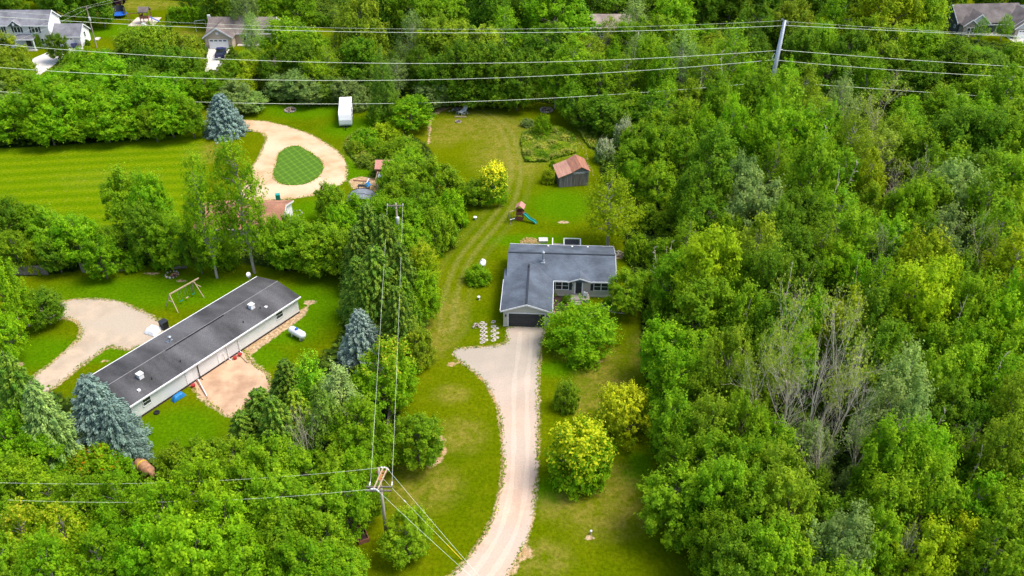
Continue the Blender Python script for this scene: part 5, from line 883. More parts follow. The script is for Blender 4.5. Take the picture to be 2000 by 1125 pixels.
# brown roofed far house
h2 = thing('brown_roofed_house', 'tan house with brown grey roof and white garage door beyond the oaks', 'house', (-71.1, 202.4, 0)); gable_box(.5, 15.6, 2.0, 9.6, 0, 2.6, 4.9).build('wall', M['sid_h2'], h2)
MB().prismx([(2.0, 0), (9.6, 0), (9.6, 2.6), (5.8, 4.88), (2.0, 2.6)], 15.6, 15.7).build('gable_wall', M['sid_white'], h2)
gable_box(.5, 6.7, -1.0, 3.2, 0, 2.5, 4.55, 'y').build('garage_wall', M['sid_h2'], h2)
r2 = gable_roof(.1, 16.0, 1.5, 10.1, 2.5, 5.05); g_ = gable_roof(.05, 7.15, -1.3, 5.8, 2.45, 4.75, 'y'); r2.add(g_.v, g_.f); r2o = r2.build('roof', M['roof_h2'], h2)
f2 = MB(); rakes(f2, .05, 7.15, -1.3, 2.6, 4.88, .3); rakes_x(f2, 1.5, 10.1, 16.0, 2.62, 5.18, .3); f2.box(7.15, 16.0, 1.44, 1.5, 2.45, 2.65); f2.build('fascia', M['trim'], r2o)
gdoor(h2, 1.4, 5.8, -1.0, 2.15); MB().lathe((3.6, -1.02, 3.4), [(.3, 0), (.3, .04)], 16).build('gable_vent', M['trim'], h2).rotation_euler = (0, 0, 0); MB().box(3.3, 3.9, -1.06, -1.0, 3.2, 3.8).build('gable_vent', M['trim'], h2, bevel=.1)
window(h2, 8.6, 9.8, .9, 2.1, 2.0, mull=1); MB().box(10.4, 11.3, 1.94, 2.0, .1, 2.2).build('front_door', M['charcoal'], h2)
for x in (9.6, 11.2, 12.8): MB().box(x - .1, x + .1, .75, .95, 0, 2.5).build('porch_column', M['trim'], h2)
MB().box(7.2, 13, .6, 2.0, 0, .15).build('porch_floor', M['concrete'], h2); MB().box(.42, .5, -1, 1.5, 0, 1).box(.5, 1.3, -1.07, -1.0, 0, .9).box(5.9, 6.7, -1.07, -1.0, 0, .9).build('stone_facing', M['stone'], h2)
# pick-up truck
t = thing('pickup_truck', 'dark blue pickup truck parked on the concrete driveway of the brown roofed house', 'pickup truck', (P(430, 118) + P(434, 101)) / 2, math.radians(99)); 
bd = MB().prism([(-2.8, .45), (2.75, .45), (2.8, .95), (2.6, 1.1), (1.2, 1.18), (.6, 1.15), (-2.8, 1.12)], -.95, .95).build('body', M['navy'], t, bevel=.06)
cb = MB(); cb.add([(1.15, -.86, 1.16), (1.15, .86, 1.16), (-.95, .86, 1.13), (-.95, -.86, 1.13), (.45, -.72, 1.85), (.45, .72, 1.85), (-.7, .72, 1.85), (-.7, -.72, 1.85)], [(0, 3, 7, 4), (3, 2, 6, 7), (2, 1, 5, 6), (1, 0, 4, 5), (4, 7, 6, 5)]); cb.build('windows', M['glass'], t); MB().box(-.72, .47, -.74, .74, 1.84, 1.9).build('cab_roof', M['navy'], t, bevel=.03)
MB().box(-2.7, -1.05, -.8, .8, 1.12, 1.135).build('bed_floor', M['charcoal'], t); MB().box(-2.75, -1.0, -.95, -.8, 1.1, 1.3).box(-2.75, -1, .8, .95, 1.1, 1.3).box(-2.8, -2.7, -.95, .95, 1.1, 1.3).build('bed_wall', M['navy'], t)
for x in (-1.9, 1.75):
    for s in (-1, 1):
        wo = MB().tube([(x, s * .78, .38), (x, s * .98, .38)], .38, 16).build('wheel', M['tyre'], t); MB().tube([(x, s * .97, .38), (x, s * .995, .38)], .2, 12).build('rim', M['galv'], wo)
for s in (-1, 1): MB().box(2.72, 2.82, s * .7 - .18, s * .7 + .18, .75, .95).build('headlight', M['trim'], t); MB().box(.95, 1.1, s * 1.05 - .1, s * 1.05 + .1, 1.15, 1.35).build('mirror', M['navy'], t)
MB().box(-2.86, -2.78, -.3, .3, .55, .72).build('number_plate', M['trim'], t)
# right far house
h3 = thing('slate_house', 'slate grey house with taupe roof and white trimmed gables at the top right corner', 'house', (106.6, 211.2, 0), math.radians(4)); gable_box(0, 21, .3, 8.5, 0, 2.7, 5.4).build('wall', M['sid_h3'], h3)
r3 = gable_roof(-.4, 16.2, -.3, 9.1, 2.6, 5.75); 
for a in ((1.4, 7.4, -1.2, 4.4, 2.6, 5.0), (11.6, 19.4, -3.2, 4.4, 2.5, 5.5)): g_ = gable_roof(*a, 'y'); r3.add(g_.v, g_.f)
g_ = gable_roof(.1, 4.2, -1.9, 1.5, 2.45, 4.0, 'y', .14); r3.add(g_.v, g_.f); g_ = gable_roof(11.4, 16.4, -4.3, 0, 2.3, 4.2, 'y', .14); r3.add(g_.v, g_.f); r3o = r3.build('roof', M['roof_h3'], h3)
f3 = MB(); rakes(f3, 1.4, 7.4, -1.22, 2.75, 5.15, .3); rakes(f3, 11.6, 19.4, -3.22, 2.65, 5.65, .3); rakes(f3, .1, 4.2, -1.92, 2.58, 4.13, .25); rakes(f3, 11.4, 16.4, -4.32, 2.42, 4.33, .25); f3.box(4.2, 11.6, -1.26, -1.2, 2.45, 2.65)
m_ = 4.4; f3.prismx([(-.3, 2.45), (m_, 5.6), (m_, 5.85), (-.3, 2.72)], -.46, -.4).prismx([(9.1, 2.45), (m_, 5.6), (m_, 5.85), (9.1, 2.72)], -.46, -.4); f3.build('fascia', M['trim'], r3o)
for q_ in (([(1.7, 2.7), (7.1, 2.7), (4.4, 4.85)], -1.12, -.9), ([(12.0, 2.6), (19, 2.6), (15.5, 5.3)], -3.1, -2.9), ([(11.8, 2.35), (16, 2.35), (13.9, 4.0)], -4.2, -4.0)): MB().prism(*q_).build('gable_shakes', M['sid_lav'], h3)
MB().prism([(.4, 0), (3.9, 0), (3.9, 2.5), (2.15, 3.85), (.4, 2.5)], -1.8, .3).build('stone_wall', M['stone'], h3); MB().box(11.8, 19.2, -4.15, .3, 0, 2.5).build('stone_wall', M['stone'], h3)
window(h3, 1.3, 2.9, .6, 2.1, -1.8, mull=1); window(h3, 5.0, 6.4, 1.0, 2.2, .3, mull=2, rail=False); window(h3, 1.2, 1.8, 1.2, 1.8, 0, mull=0, face=-1, axis='x'); window(h3, 6.6, 7.1, 2.2, 2.7, 0, mull=0, face=-1, axis='x')
gdoor(h3, 12.6, 15.6, -4.15, 2.1); window(h3, 17.4, 18.0, .8, 2.1, -4.15, mull=0)
for x in (4.4, 8.9): MB().box(x - .1, x + .1, -1.15, -.95, .8, 2.5).box(x - .22, x + .22, -1.27, -.83, 0, .8).build('porch_column', M['trim'], h3)
MB().box(3.9, 10.5, -1.3, .3, 0, .15).build('porch_floor', M['concrete'], h3)
rockpile('boulder_edging', P(1892, 71) , 9, 1.3, .7, M['stoneb'], 'pale boulders before the slate house', seed=11)
# half hidden roof
h4 = thing('hidden_house', 'house with pinkish brown roof half hidden by the tall trees at top centre', 'house', (18.2, 206.5, 0)); gable_box(.3, 9.7, .3, 7.7, 0, 2.8, 4.8).build('wall', M['sid_h2'], h4); gable_roof(0, 10, 0, 8, 2.8, 5.0).build('roof', M['roof_h4'], h4); window(h4, 2, 3.2, 1, 2.2, .3); window(h4, 6, 7.2, 1, 2.2, .3)
h5 = thing('hidden_garage', 'lower pinkish roofed garage left of the drive behind the tall trees at top centre', 'garage', (24.5, 196, 0)); gable_box(.3, 5.7, .3, 4.7, 0, 2.4, 3.8).build('wall', M['sid_h2'], h5); gable_roof(0, 6, 0, 5, 2.4, 4).build('roof', M['roof_h4'], h5); gdoor(h5, 1, 4, .3, 2.1)
# tan roofed house under the poplars
h6 = thing('salmon_roofed_house', 'salmon roofed house with white gable wall half hidden under the poplars', 'house', (-47.9, 115.4, 0)); gable_box(.5, 12.9, .4, 8.6, 0, 2.5, 3.9).build('wall', M['sid_mh'], h6)
MB().prismx([(.4, 0), (8.6, 0), (8.6, 2.5), (4.5, 3.88), (.4, 2.5)], 12.9, 13.0).build('gable_wall', M['sid_white'], h6); r6 = gable_roof(0, 13.3, 0, 9.0, 2.5, 4.15).build('roof', M['roof_tan'], h6); f6 = MB(); rakes_x(f6, 0, 9.0, 13.3, 2.62, 4.28, .25); f6.box(0, 13.3, -.06, 0, 2.45, 2.65); f6.build('fascia', M['trim'], r6)
window(h6, 1.8, 2.9, .9, 2.0, 13.0, face=1, axis='x', mull=0); window(h6, 5.4, 6.5, .9, 2.0, 13.0, face=1, axis='x', mull=0); window(h6, 3, 4.2, 1, 2.1, .4)
rockpile('stone_ring', P(579, 417), 11, .9, .25, M['stoneb'], 'small stone edged bed beside the white gable wall', ring=True, seed=12)
t = thing('utility_cabinet', 'teal green upright cabinet at the end of the loop driveway', 'cabinet', P(544, 392), math.radians(10)); MB().box(-.35, .35, -.35, .35, 0, 1.15).build('body', M['dgreen'], t, bevel=.03); MB().box(-.38, .38, -.38, .38, 1.15, 1.22).build('lid', M['green_plastic'], t, bevel=.02)
for s in (-1, 1): MB().tube([(s * .28, .36, .12), (s * .36, .36, .12)], .12, 10).build('wheel', M['tyre'], t)
# back yard bits
s1 = thing('garden_shed', 'small brown red roofed shed right of the loop driveway', 'shed', (-23.3, 136.2, 0)); gable_box(.15, 3.5, .15, 3.3, 0, 2.0, 2.7).build('wall', M['brown'], s1); gable_roof(0, 3.7, 0, 3.5, 2.0, 2.85).build('roof', M['canopy'], s1); MB().box(.8, 1.7, .1, .15, 0, 1.8).build('door', M['redwood'], s1)
s2 = thing('chicken_run', 'open pale timber frame shelter of lumber and glass in front of the brown shed', 'frame shelter', (P(771, 372).x - 3.0, P(770, 372).y, 0)); fr = MB()
for x in (0, 2.6):
    for y in (0, 2.6): fr.box(x - .07, x + .07, y - .07, y + .07, 0, 2.0)
for y in (0, 1.3, 2.6): fr.box(-.1, 2.7, y - .06, y + .06, 2.0, 2.1)
for x in (0, 2.6): fr.box(x - .06, x + .06, 0, 2.6, 2.1, 2.2)
fr.box(0, 2.6, -.04, .04, .2, .7); fr.build('frame', M['pale_wood'], s2); MB().box(.3, 1.6, .3, 2.0, 2.21, 2.26).build('roof_panel', M['sheet'], s2); MB().box(.5, 1.9, -.05, -.02, .9, 1.6).build('window', M['glass'], s2)
plank(P(690, 352, .1), P(722, 354, .1), .2, .08, 'brown board lying on the dirt patch by the shelter', 'brown')
plank(P(716, 357, .25), P(721, 348, .6), .12, .08, 'white board propped on the dirt patch', 'trim')
t = thing('sawhorse_table', 'dark work table with blue cloth below the dirt patch', 'table', P(711, 370)); MB().box(-1.0, 1.0, -.4, .4, .7, .76).build('table_top', M['black'], t)
for s in (-1, 1):
    for q in (-1, 1): MB().box(s * .9 - .04, s * .9 + .04, q * .32 - .04, q * .32 + .04, 0, .7).build('leg', M['wood'], t)
a = [P(713, 368)[:2], P(720, 362)[:2], P(726, 369)[:2], P(718, 374)[:2]]; cloth('blue_cloth', (0, 0, .75), a, .1, M['blue'], 'light blue cloth draped over the dark work table', 'cloth', 9)
t = thing('tarpaulin_shelter', 'grey fabric roofed shelter among the bushes left of the far pole', 'shelter', P(706, 402)); mb = MB(); n = 8
prof = [(-2.4, .9), (-1.7, 1.7), (-.6, 2.15), (.6, 2.15), (1.7, 1.8), (2.3, 1.0)]
mb.prism(prof + [(x * .97, z - .06) for x, z in prof[::-1]], -1.6, 1.9); mb.build('fabric_roof', M['greytarp'], t)
for k in (-1.6, .1, 1.9):
    for a_, b_ in zip(prof[:-1], prof[1:]): pass
    MB().tube([(x, k, z + .03) for x, z in prof], .035, 5).build('hoop', M['black'], t)
for x in (-2.35, 2.25):
    for y in (-1.5, 1.8): MB().box(x - .04, x + .04, y - .04, y + .04, 0, 1.0).build('post', M['galv'], t)
rockpile('brush_pile', P(728, 318), 45, 2.0, .35, M['wood'], 'grey brush heap in the weeds above the brown shed', 'brush', seed=13)
# camper trailer
c0 = (P(661, 222, 2.9) + P(684, 222, 2.9)) / 2; c1 = (P(663.5, 188, 2.9) + P(686, 188, 2.9)) / 2; dv = (c1 - c0); rz = math.atan2(dv.y, dv.x); L = dv.length
t = thing('camper_trailer', 'white travel trailer parked on the lawn before the hedge', 'camper trailer', (c0.x, c0.y, 0), rz); prof = [(0.1, .5), (L - .2, .5), (L, .9), (L, 2.7), (L - .3, 2.9), (1.1, 2.95), (.35, 2.6), (-.05, 1.6), (-.02, .8)]
mb = MB().prism(prof, -1.2, 1.2); mb.build('body', M['trim'], t, bevel=.1); MB().box(.1, L, -1.22, 1.22, .42, .55).build('skirt', M['galv'], t)
for x in (2.0, 4.6): MB().box(x, x + .6, -.3, .3, 2.95, 3.15).build('roof_vent', M['trim'], t, bevel=.04)
for z_ in (1.75, 2.0, 2.25): MB().bar((-.02 + (z_ - 1.6) * .42, -.8, z_), (-.02 + (z_ - 1.6) * .42, .8, z_), .05, .04).build('front_trim', M['porcelain'], t)
for a_, b_ in ((1.6, 2.6), (4.8, 6.0)):
    window(t, a_, b_, 1.5, 2.1, -1.2, mull=0, rail=False); 
window(t, 1.6, 2.6, 1.5, 2.1, 1.2, mull=0, rail=False, face=1); MB().box(3.4, 4.1, -1.24, -1.2, .6, 2.4).build('door', M['porcelain'], t)
for x in (3.9, 4.8):
    for s in (-1, 1): MB().tube([(x, s * 1.0, .36), (x, s * 1.22, .36)], .36, 16).build('wheel', M['tyre'], t)
MB().bar((.1, -.5, .45), (-1.2, 0, .45), .08, .08).bar((.1, .5, .45), (-1.2, 0, .45), .08, .08).box(-1.25, -1.1, -.06, .06, 0, .6).build('hitch', M['black'], t)
# fire places of the lawns
def firepit(p, r, lab, seed): 
    t = thing('fire_pit', lab, 'fire pit', p); o = rockpile('stone', (0, 0, 0), 16, r, .38, M['rock'], None, ring=True, seed=seed); o.parent = t; rr = random.Random(seed)
    for k in range(9): a = rr.uniform(0, 6.3); b_ = rr.uniform(0, 6.3); MB().tube([(r * .7 * math.cos(a), r * .7 * math.sin(a), .12 + .05 * k), (r * .7 * math.cos(b_), r * .7 * math.sin(b_), .15 + .06 * k)], .06, 6).build('firewood', M['pale_wood' if k % 2 else 'wood'], t)
    MB().lathe((0, 0, .0), [(r * .85, 0), (r * .8, .06)], 14).build('ash_bed', M['ash'], t)
firepit(P(567, 216), 1.05, 'stone ringed wood pile on the lawn left of the camper trailer', 21); firepit(P(1067, 216), 1.15, 'brown fire ring on bare soil at the right end of the back lawn', 22)
t = thing('garden_chair', 'white garden lounge chair, right of the pair on the back lawn', 'garden chair', P(904, 221), 1.0); t.scale = (1.3, 1.3, 1.3); MB().box(-.8, .5, -.35, .35, .35, .45).bar((.5, 0, .4), (.95, 0, .95), .7, .08).build('seat', M['trim'], t)
for s in (-1, 1):
    for x in (-.7, .4): MB().box(x - .04, x + .04, s * .3 - .04, s * .3 + .04, 0, .35).build('leg', M['trim'], t)
t = thing('kettle_grill', 'dark kettle grill, left of the white chair on the back lawn', 'grill', P(893, 223)); MB().lathe((0, 0, .75), [(.1, 0), (.42, .14), (.5, .32), (.42, .52), (.12, .62)], 16).build('kettle', M['charcoal'], t)
for k in range(3): MB().tube([(.25 * math.cos(2.1 * k), .25 * math.sin(2.1 * k), .85), (.45 * math.cos(2.1 * k), .45 * math.sin(2.1 * k), 0)], .04, 5).build('leg', M['galv'], t)
plank(P(888, 228, .12), P(911, 228, .12), .22, .2, 'long pale beam on the back lawn just below the grill', 'pale_wood'); plank(P(889, 210, .12), P(904, 212, .12), .25, .2, 'long pale beam on the back lawn just behind the grill', 'pale_wood')
rockpile('stone_line', P(886, 217), 12, .9, .28, M['stoneb'], 'scattered pale stones left of the kettle grill', seed=23); rockpile('stone_line', P(908, 221), 10, .7, .3, M['stoneb'], 'scattered pale stones beside the white garden chair', seed=24)
t = thing('sunken_ring', 'dark round hole ring in the grass below the grill', 'fire ring', P(895, 238)); MB().lathe((0, 0, 0), [(.62, .0), (.62, .16), (.52, .16), (.5, .02)], 20).build('ring', M['rock'], t); MB().lathe((0, 0, .01), [(.49, 0), (.45, .03)], 16).build('ash', M['ash'], t)
def cap_(px, py, lab, s=.22):
    t = thing('well_cap', lab, 'pipe cap', P(px, py)); MB().lathe((0, 0, 0), [(s * .6, 0), (s * .6, .4)], 10).build('pipe', M['galv'], t); MB().lathe((0, 0, .4), [(s, 0), (s, .1), (s * .5, .16)], 12).build('cap', M['trim'], t)
cap_(935, 585, 'white capped well pipe on bare soil left of the garage'); cap_(928, 429, 'white capped pipe on the lawn beside the wheel tracks', .3); cap_(1154, 1043, 'small white marker on the lower lawn right of the drive', .12)
# weathered barn
b0 = P(1092, 366); rz = math.radians(9); bn = thing('weathered_barn', 'small weathered grey board barn with rusty tin roof on the back lawn', 'barn', b0, rz)
MB().prism([(0, 0), (5.0, 0), (5.0, 2.75), (3.65, 3.5), (2.3, 2.75), (0, 1.95)], 0, 4.3).build('wall', M['barn'], bn); th = .07
MB().prism([(-.25, 1.86), (2.3, 2.78), (2.3, 2.78 + th), (-.25, 1.86 + th)], -.3, 4.6).build('lean_to_roof', M['rust2'], bn)
MB().prism([(2.05, 2.7), (3.65, 3.58), (5.25, 2.7), (5.25, 2.7 + th), (3.65, 3.58 + th), (2.05, 2.7 + th)], -.3, 4.6).build('roof', M['rust'], bn)
MB().box(2.3, 5.0, -.06, -.01, 2.5, 2.6).box(2.4, 4.3, -.1, -.06, 2.32, 2.38).build('door_track', M['porcelain'], bn); dd = MB()
for k in range(13): dd.box(2.5 + k * .14, 2.63 + k * .14, -.05, -.012, .08, 2.3)
dd.build('sliding_door', M['wood'], bn); MB().box(-.03, .03, .4, 4.0, .1, 1.7).build('side_boards', M['wood'], bn)
# play tower with slide
ps = thing('play_tower', 'red roofed wooden play tower with teal slide on the back lawn', 'play tower', P(1016, 428), math.radians(-12)); ps.scale = (.86, .86, .86)
for x in (-.55, .55):
    for y in (-.55, .55): MB().box(x - .06, x + .06, y - .06, y + .06, 0, 2.7).build('post', M['redwood'], ps)
MB().box(-.7, .7, -.7, .7, 1.2, 1.28).build('deck', M['redwood'], ps); MB().box(-.64, -.6, -.6, .6, 1.3, 1.9).box(-.6, .6, .6, .64, 1.3, 1.9).box(-.6, .6, -.64, -.6, 1.3, 1.9).box(-.64, .64, -.66, -.61, .1, .9).build('side_panel', M['redwood'], ps)
mb = MB(); mb.prism([(-.85, 2.6), (-.02, 3.25), (0, 3.25), (.85, 2.6), (.85, 2.66), (0, 3.32), (-.85, 2.66)], -.9, .9); mb.build('canopy', M['canopy'], ps)
st = MB(); n = 14; pts = []
for i in range(n + 1):
    t_ = i / n; pts.append((.7 + t_ * 2.5, -.35 - t_ * .75, 1.25 * (1 - t_) + .12 + .09 * math.sin(t_ * 9.4)))
vs = []; fs = []
for p in pts:
    nrm = Vector((.75, 2.5, 0)).normalized()
    for off, dz in ((-.32, .22), (-.26, .22), (-.24, .0), (.24, .0), (.26, .22), (.32, .22), (.3, -.05), (-.3, -.05)): vs.append((p[0] + nrm.x * off, p[1] + nrm.y * off, p[2] + dz))
for i in range(n):
    for k in range(8): fs.append((i * 8 + k, i * 8 + (k + 1) % 8, (i + 1) * 8 + (k + 1) % 8, (i + 1) * 8 + k))
st.add(vs, fs + [tuple(range(8)), tuple(n * 8 + k for k in range(7, -1, -1))]); st.build('slide', M['green_plastic'], ps)
MB().bar((-.5, -.4, 2.2), (-1.7, -1.6, 2.2), .12, .14).build('swing_beam', M['pale_wood'], ps)
for f in ((-1.3, -2.3, 0), (-2.2, -1.5, 0)): MB().bar((-1.7, -1.6, 2.2), f, .09, .09).build('leg', M['wood'], ps)
for k in (.45, .8):
    q = Vector((-.5, -.4, 2.2)).lerp(Vector((-1.7, -1.6, 2.2)), k); d = Vector((-.7, -.7, 0)) * .25; se = MB().bar(Vector((q.x, q.y, .5)) - d, Vector((q.x, q.y, .5)) + d, .2, .08).build('swing_seat', M['trim'], ps)
    for e in (-1, 1): MB().tube([q + d * e, Vector((q.x, q.y, .5)) + d * e], .012, 4).build('rope', M['yellow'], se)
# far trampoline, play set, posts
t = thing('trampoline', 'blue rimmed trampoline with black safety net on the far lawn', 'trampoline', P(234, 33)); MB().lathe((0, 0, .75), [(1.45, 0), (1.85, 0), (1.85, .12), (1.45, .12)], 24).build('pad', M['bluepad'], t); MB().lathe((0, 0, .78), [(1.45, 0), (1.45, .03)], 24).build('mat', M['black'], t)
nt_ = MB(); n = 24
for i in range(14):
    a = math.pi * (-.1) + i * math.pi * 1.2 / 13; c_, s_ = math.cos(a), math.sin(a)
    if i: nt_.add([(1.6 * pc, 1.6 * ps_, .9), (1.6 * c_, 1.6 * s_, .9), (1.6 * c_, 1.6 * s_, 2.5), (1.6 * pc, 1.6 * ps_, 2.5)], [(0, 1, 2, 3)])
    pc, ps_ = c_, s_
nt_.build('safety_net', M['net'], t)
for k in range(6): a = k * math.pi / 3; MB().tube([(1.7 * math.cos(a), 1.7 * math.sin(a), 0), (1.7 * math.cos(a), 1.7 * math.sin(a), 2.55 if math.sin(a) > -.5 else .8)], .035, 6).build('leg', M['charcoal'], t)
t = thing('play_set', 'tall brown wooden play set with blue slide on the far sandy pad', 'play set', P(287, 45)); fr = MB()
for x in (-1, 1):
    for y in (-1, 1): fr.box(x - .08, x + .08, y - .08, y + .08, 0, 3.0)
fr.box(-1.1, 1.1, -1.1, 1.1, 1.4, 1.5).box(-1.1, 1.1, -1.12, -1.06, 1.5, 2.1).box(-1.12, -1.06, -1, 1, 1.5, 2.1); fr.build('frame', M['brown'], t); gable_roof(-1.3, 1.3, -1.3, 1.3, 2.9, 3.9).build('roof', M['roof_h2'], t)
MB().bar((1.1, 0, 1.5), (3.0, .6, .2), .6, .1).build('slide', M['bluepad'], t); MB().bar((-1, 0, 2.5), (-4.0, -.4, 2.5), .14, .14).build('swing_beam', M['brown'], t)
for y in (-1, 1): MB().bar((-4.0, -.4, 2.5), (-4.2, -.4 + y * 1.2, 0), .1, .1).build('leg', M['brown'], t)
MB().box(-.7, .2, -1.9, -1.1, 0, .5).build('sandbox', M['trim'], t)
tag(MB().box(-.6, .6, -.3, .3, 0, .12).build('play_mat', M['red'], loc=P(273, 49)), 'small red mat on the far sandy pad', 'mat'); tag(MB().box(-.5, .5, -.8, .8, 0, .25).build('pale_bench', M['concrete'], loc=P(190, 77)), 'pale flat stone beside the far utility pole', 'stone')
# clothes line posts beside brown roofed house
t = thing('clothes_post', 'thin white frame standing left of the brown roofed house', 'frame', P(384, 62)); MB().tube([(0, 0, 0), (0, 0, 2.6), (2.2, 1, 2.6), (2.2, 1, 0)], .05, 6).build('frame', M['trim'], t)
tag(MB().box(-.3, .3, -.25, .25, 0, 1.4).build('chimney_stack', M['white'], loc=(-71.4, 209.6, 3.8)), 'pale post behind the left end of the brown roof', 'post')

# ------------------------------------------------------------------ poles and lines
def insul(mb, p, d, L=.35): p = Vector(p); d = Vector(d).normalized(); mb.tube([p, p + d * L * .25, p + d * L * .5, p + d * L * .75, p + d * L], [.04, .09, .05, .09, .03], 8)
base = P(757, 1063); top = PY(741, 928, 0) if False else Vector((base.x, base.y, 10.45))
p1 = thing('utility_pole', 'near wooden utility pole with two crossed pairs of crossarms', 'utility pole', base); L = lambda v: Vector(v) - base
MB().tube([(0, 0, -.2), (0, 0, 5), (0, 0, 10.7)], [.19, .16, .12], 10).build('pole', M['pole'], p1, smooth=True)
eL = P(714, 951, 10.3); eR = P(765, 951, 10.3); eF = P(753, 913, 10.5); eN = P(734, 955, 10.5)
for dy in (-.22, .22): MB().bar(L((eL.x, eL.y + dy, 10.05)), L((eR.x, eR.y + dy, 10.05)), .11, .13).build('crossarm', M['wood'], p1)
dn = (eF - eN).normalized(); sx = Vector((dn.y, -dn.x, 0)) * .2
for s in (-1, 1): MB().bar(L(eN + sx * s), L(eF + sx * s), .1, .12).build('crossarm', M['pale_wood'], p1)
MB().box(-.25, .75, -.1, .1, 10.12, 10.2).build('rust_bracket', M['orange'], p1); MB().bar(L(eN.lerp(eF, .35)) + Vector((0, 0, .1)), L(eN.lerp(eF, .65)) + Vector((0, 0, .1)), .2, .06).build('rust_bracket', M['orange'], p1)
far_b = P(775, 470); far_b = Vector((-16.3, 110.0, 0))
p2 = thing('utility_pole', 'far wooden utility pole with a white transformer rising from the dark trees', 'utility pole', far_b); MB().tube([(0, 0, -.2), (0, 0, 10.2)], [.18, .12], 10).build('pole', M['pole'], p2, smooth=True)
fL = P(757, 402, 10); fR = P(787, 402, 10); MB().bar(fL - far_b - Vector((.1, 0, 0)), fR - far_b + Vector((.1, 0, 0)), .16, .16).build('crossarm', M['wood'], p2)
for s in (-1, 1): MB().bar(Vector((0, -.1, 9.2)), Vector((s * .8, -.08, 9.95)), .06, .06).build('brace', M['wood'], p2)
tf = MB().lathe((0.12, -.42, 7.1), [(.26, 0), (.28, .05), (.28, .95), (.24, 1.02), (.1, 1.08)], 16).build('transformer', M['porcelain'], p2, smooth=False); MB().lathe((.12, -.42, 8.18), [(.05, 0), (.07, .1), (.03, .3)], 8).build('bushing', M['porcelain'], tf)
iw = MB()
for q in (eL, eR): insul(iw, L((q.x + (.3 if q is eL else -.05), q.y + .3, 10.15)), (0, 1, 0), .5)
for q, d in ((eF, (-1, 0, 0)), (eF, (1, -1, 0)), (eN, (-1, 0, 0)), (eN, (1, -1, 0))): insul(iw, L(q), d, .5)
iw.build('insulators', M['porcelain'], p1)
iw = MB(); insul(iw, fL - far_b + Vector((0, 0, .05)), (0, 0, 1), .3); insul(iw, fR - far_b + Vector((0, 0, .05)), (0, 0, 1), .3); iw.build('insulators', M['porcelain'], p2)
def span(a, b_, sag, r, lab, grp=None, m='wire', name='power_line'):
    a = Vector(a); b_ = Vector(b_); n = 24; pts = [a.lerp(b_, i / n) - Vector((0, 0, 4 * sag * (i / n) * (1 - i / n))) for i in range(n + 1)]
    return tag(MB().tube(pts, r, 5, False).build(name, M[m]), lab, 'power line', grp)
span((eL.x + .35, eL.y + .7, 10.2), fL + Vector((0, 0, .25)), .35, .0095, 'left wire of the pair running from the near pole to the far wooden pole'); span((eR.x - .05, eR.y + .7, 10.2), fR + Vector((0, 0, .25)), .35, .0095, 'right wire of the pair running from the near pole to the far wooden pole')
w1 = P(278, 937, 9.2); w2 = P(285, 974, 9.2); d1 = (w1 - eF); d2 = (w2 - eN)
span(eF + Vector((-.3, 0, 0)), eF + d1 * 1.6 + Vector((0, 0, .6)), .9, .0095, 'upper wire running left from the near pole over the lower left wood'); span(eN + Vector((-.3, 0, 0)), eN + d2 * 1.6 + Vector((0, 0, .6)), .9, .0095, 'lower wire running left from the near pole over the lower left wood')
q1 = P(917, 1100, 8.6); q2 = P(907, 1110, 8.6)
span(eF + Vector((.3, -.3, 0)), eF + (q1 - eF) * 1.9, .3, .0095, 'upper wire running from the near pole down across the gravel drive'); span(eN + Vector((.3, -.3, 0)), eN + (q2 - eN) * 1.9, .3, .0095, 'lower wire running from the near pole down across the gravel drive')
an = P(903, 1094); gy_ = thing('guy_wire', 'thin guy wire with yellow guard anchoring the near utility pole in the lawn', 'guy wire', an); MB().tube([Vector((base.x + .1, base.y, 9.6)) - an, (0, 0, 0)], .012, 4, False).build('cable', M['wire'], gy_)
dd_ = (Vector((base.x + .1, base.y, 9.6)) - an).normalized(); MB().tube([dd_ * .1, dd_ * 2.3], .035, 6).build('guard', M['yellow'], gy_); MB().tube([dd_ * 8.6, dd_ * 8.9], [.05, .05], 6).build('strain_insulator', M['porcelain'], gy_)
span(Vector((far_b.x + .2, far_b.y - .4, 7.6)), Vector((far_b.x - 6, far_b.y - 4, 3.5)), .5, .02, 'service wire dropping from the white transformer', m='black') if False else None
# far pole at upper left
b3 = P(189, 93); p3 = thing('utility_pole', 'thin leaning utility pole beside the white two storey house', 'utility pole', b3); MB().tube([(0, 0, 0), (.1, 0, 9.6)], [.17, .11], 8).build('pole', M['pole'], p3); c3 = P(171, 25, 9.3) - b3
MB().bar((-1.3, .0, 9.2), (1.1, .1, 9.3), .12, .14).build('crossarm', M['wood'], p3); MB().lathe((.3, -.3, 6.4), [(.22, 0), (.22, .8)], 12).build('transformer', M['porcelain'], p3)
span(b3 + Vector((-1.3, 0, 9.3)), b3 + Vector((-22, -36, 8.6)), 1.2, .0095, 'left wire leaving the thin far pole toward the lower left', 'wires of the far pole'); span(b3 + Vector((1.1, .1, 9.4)), b3 + Vector((-18, -38, 8.6)), 1.2, .0095, 'right wire leaving the thin far pole toward the lower left', 'wires of the far pole')
span(b3 + Vector((-1.3, 0, 9.3)), b3 + Vector((18, 45, 8.6)), 1.2, .0095, 'left wire leaving the thin far pole toward the top edge', 'wires of the far pole'); span(b3 + Vector((1.1, .1, 9.4)), b3 + Vector((22, 43, 8.6)), 1.2, .0095, 'right wire leaving the thin far pole toward the top edge', 'wires of the far pole')
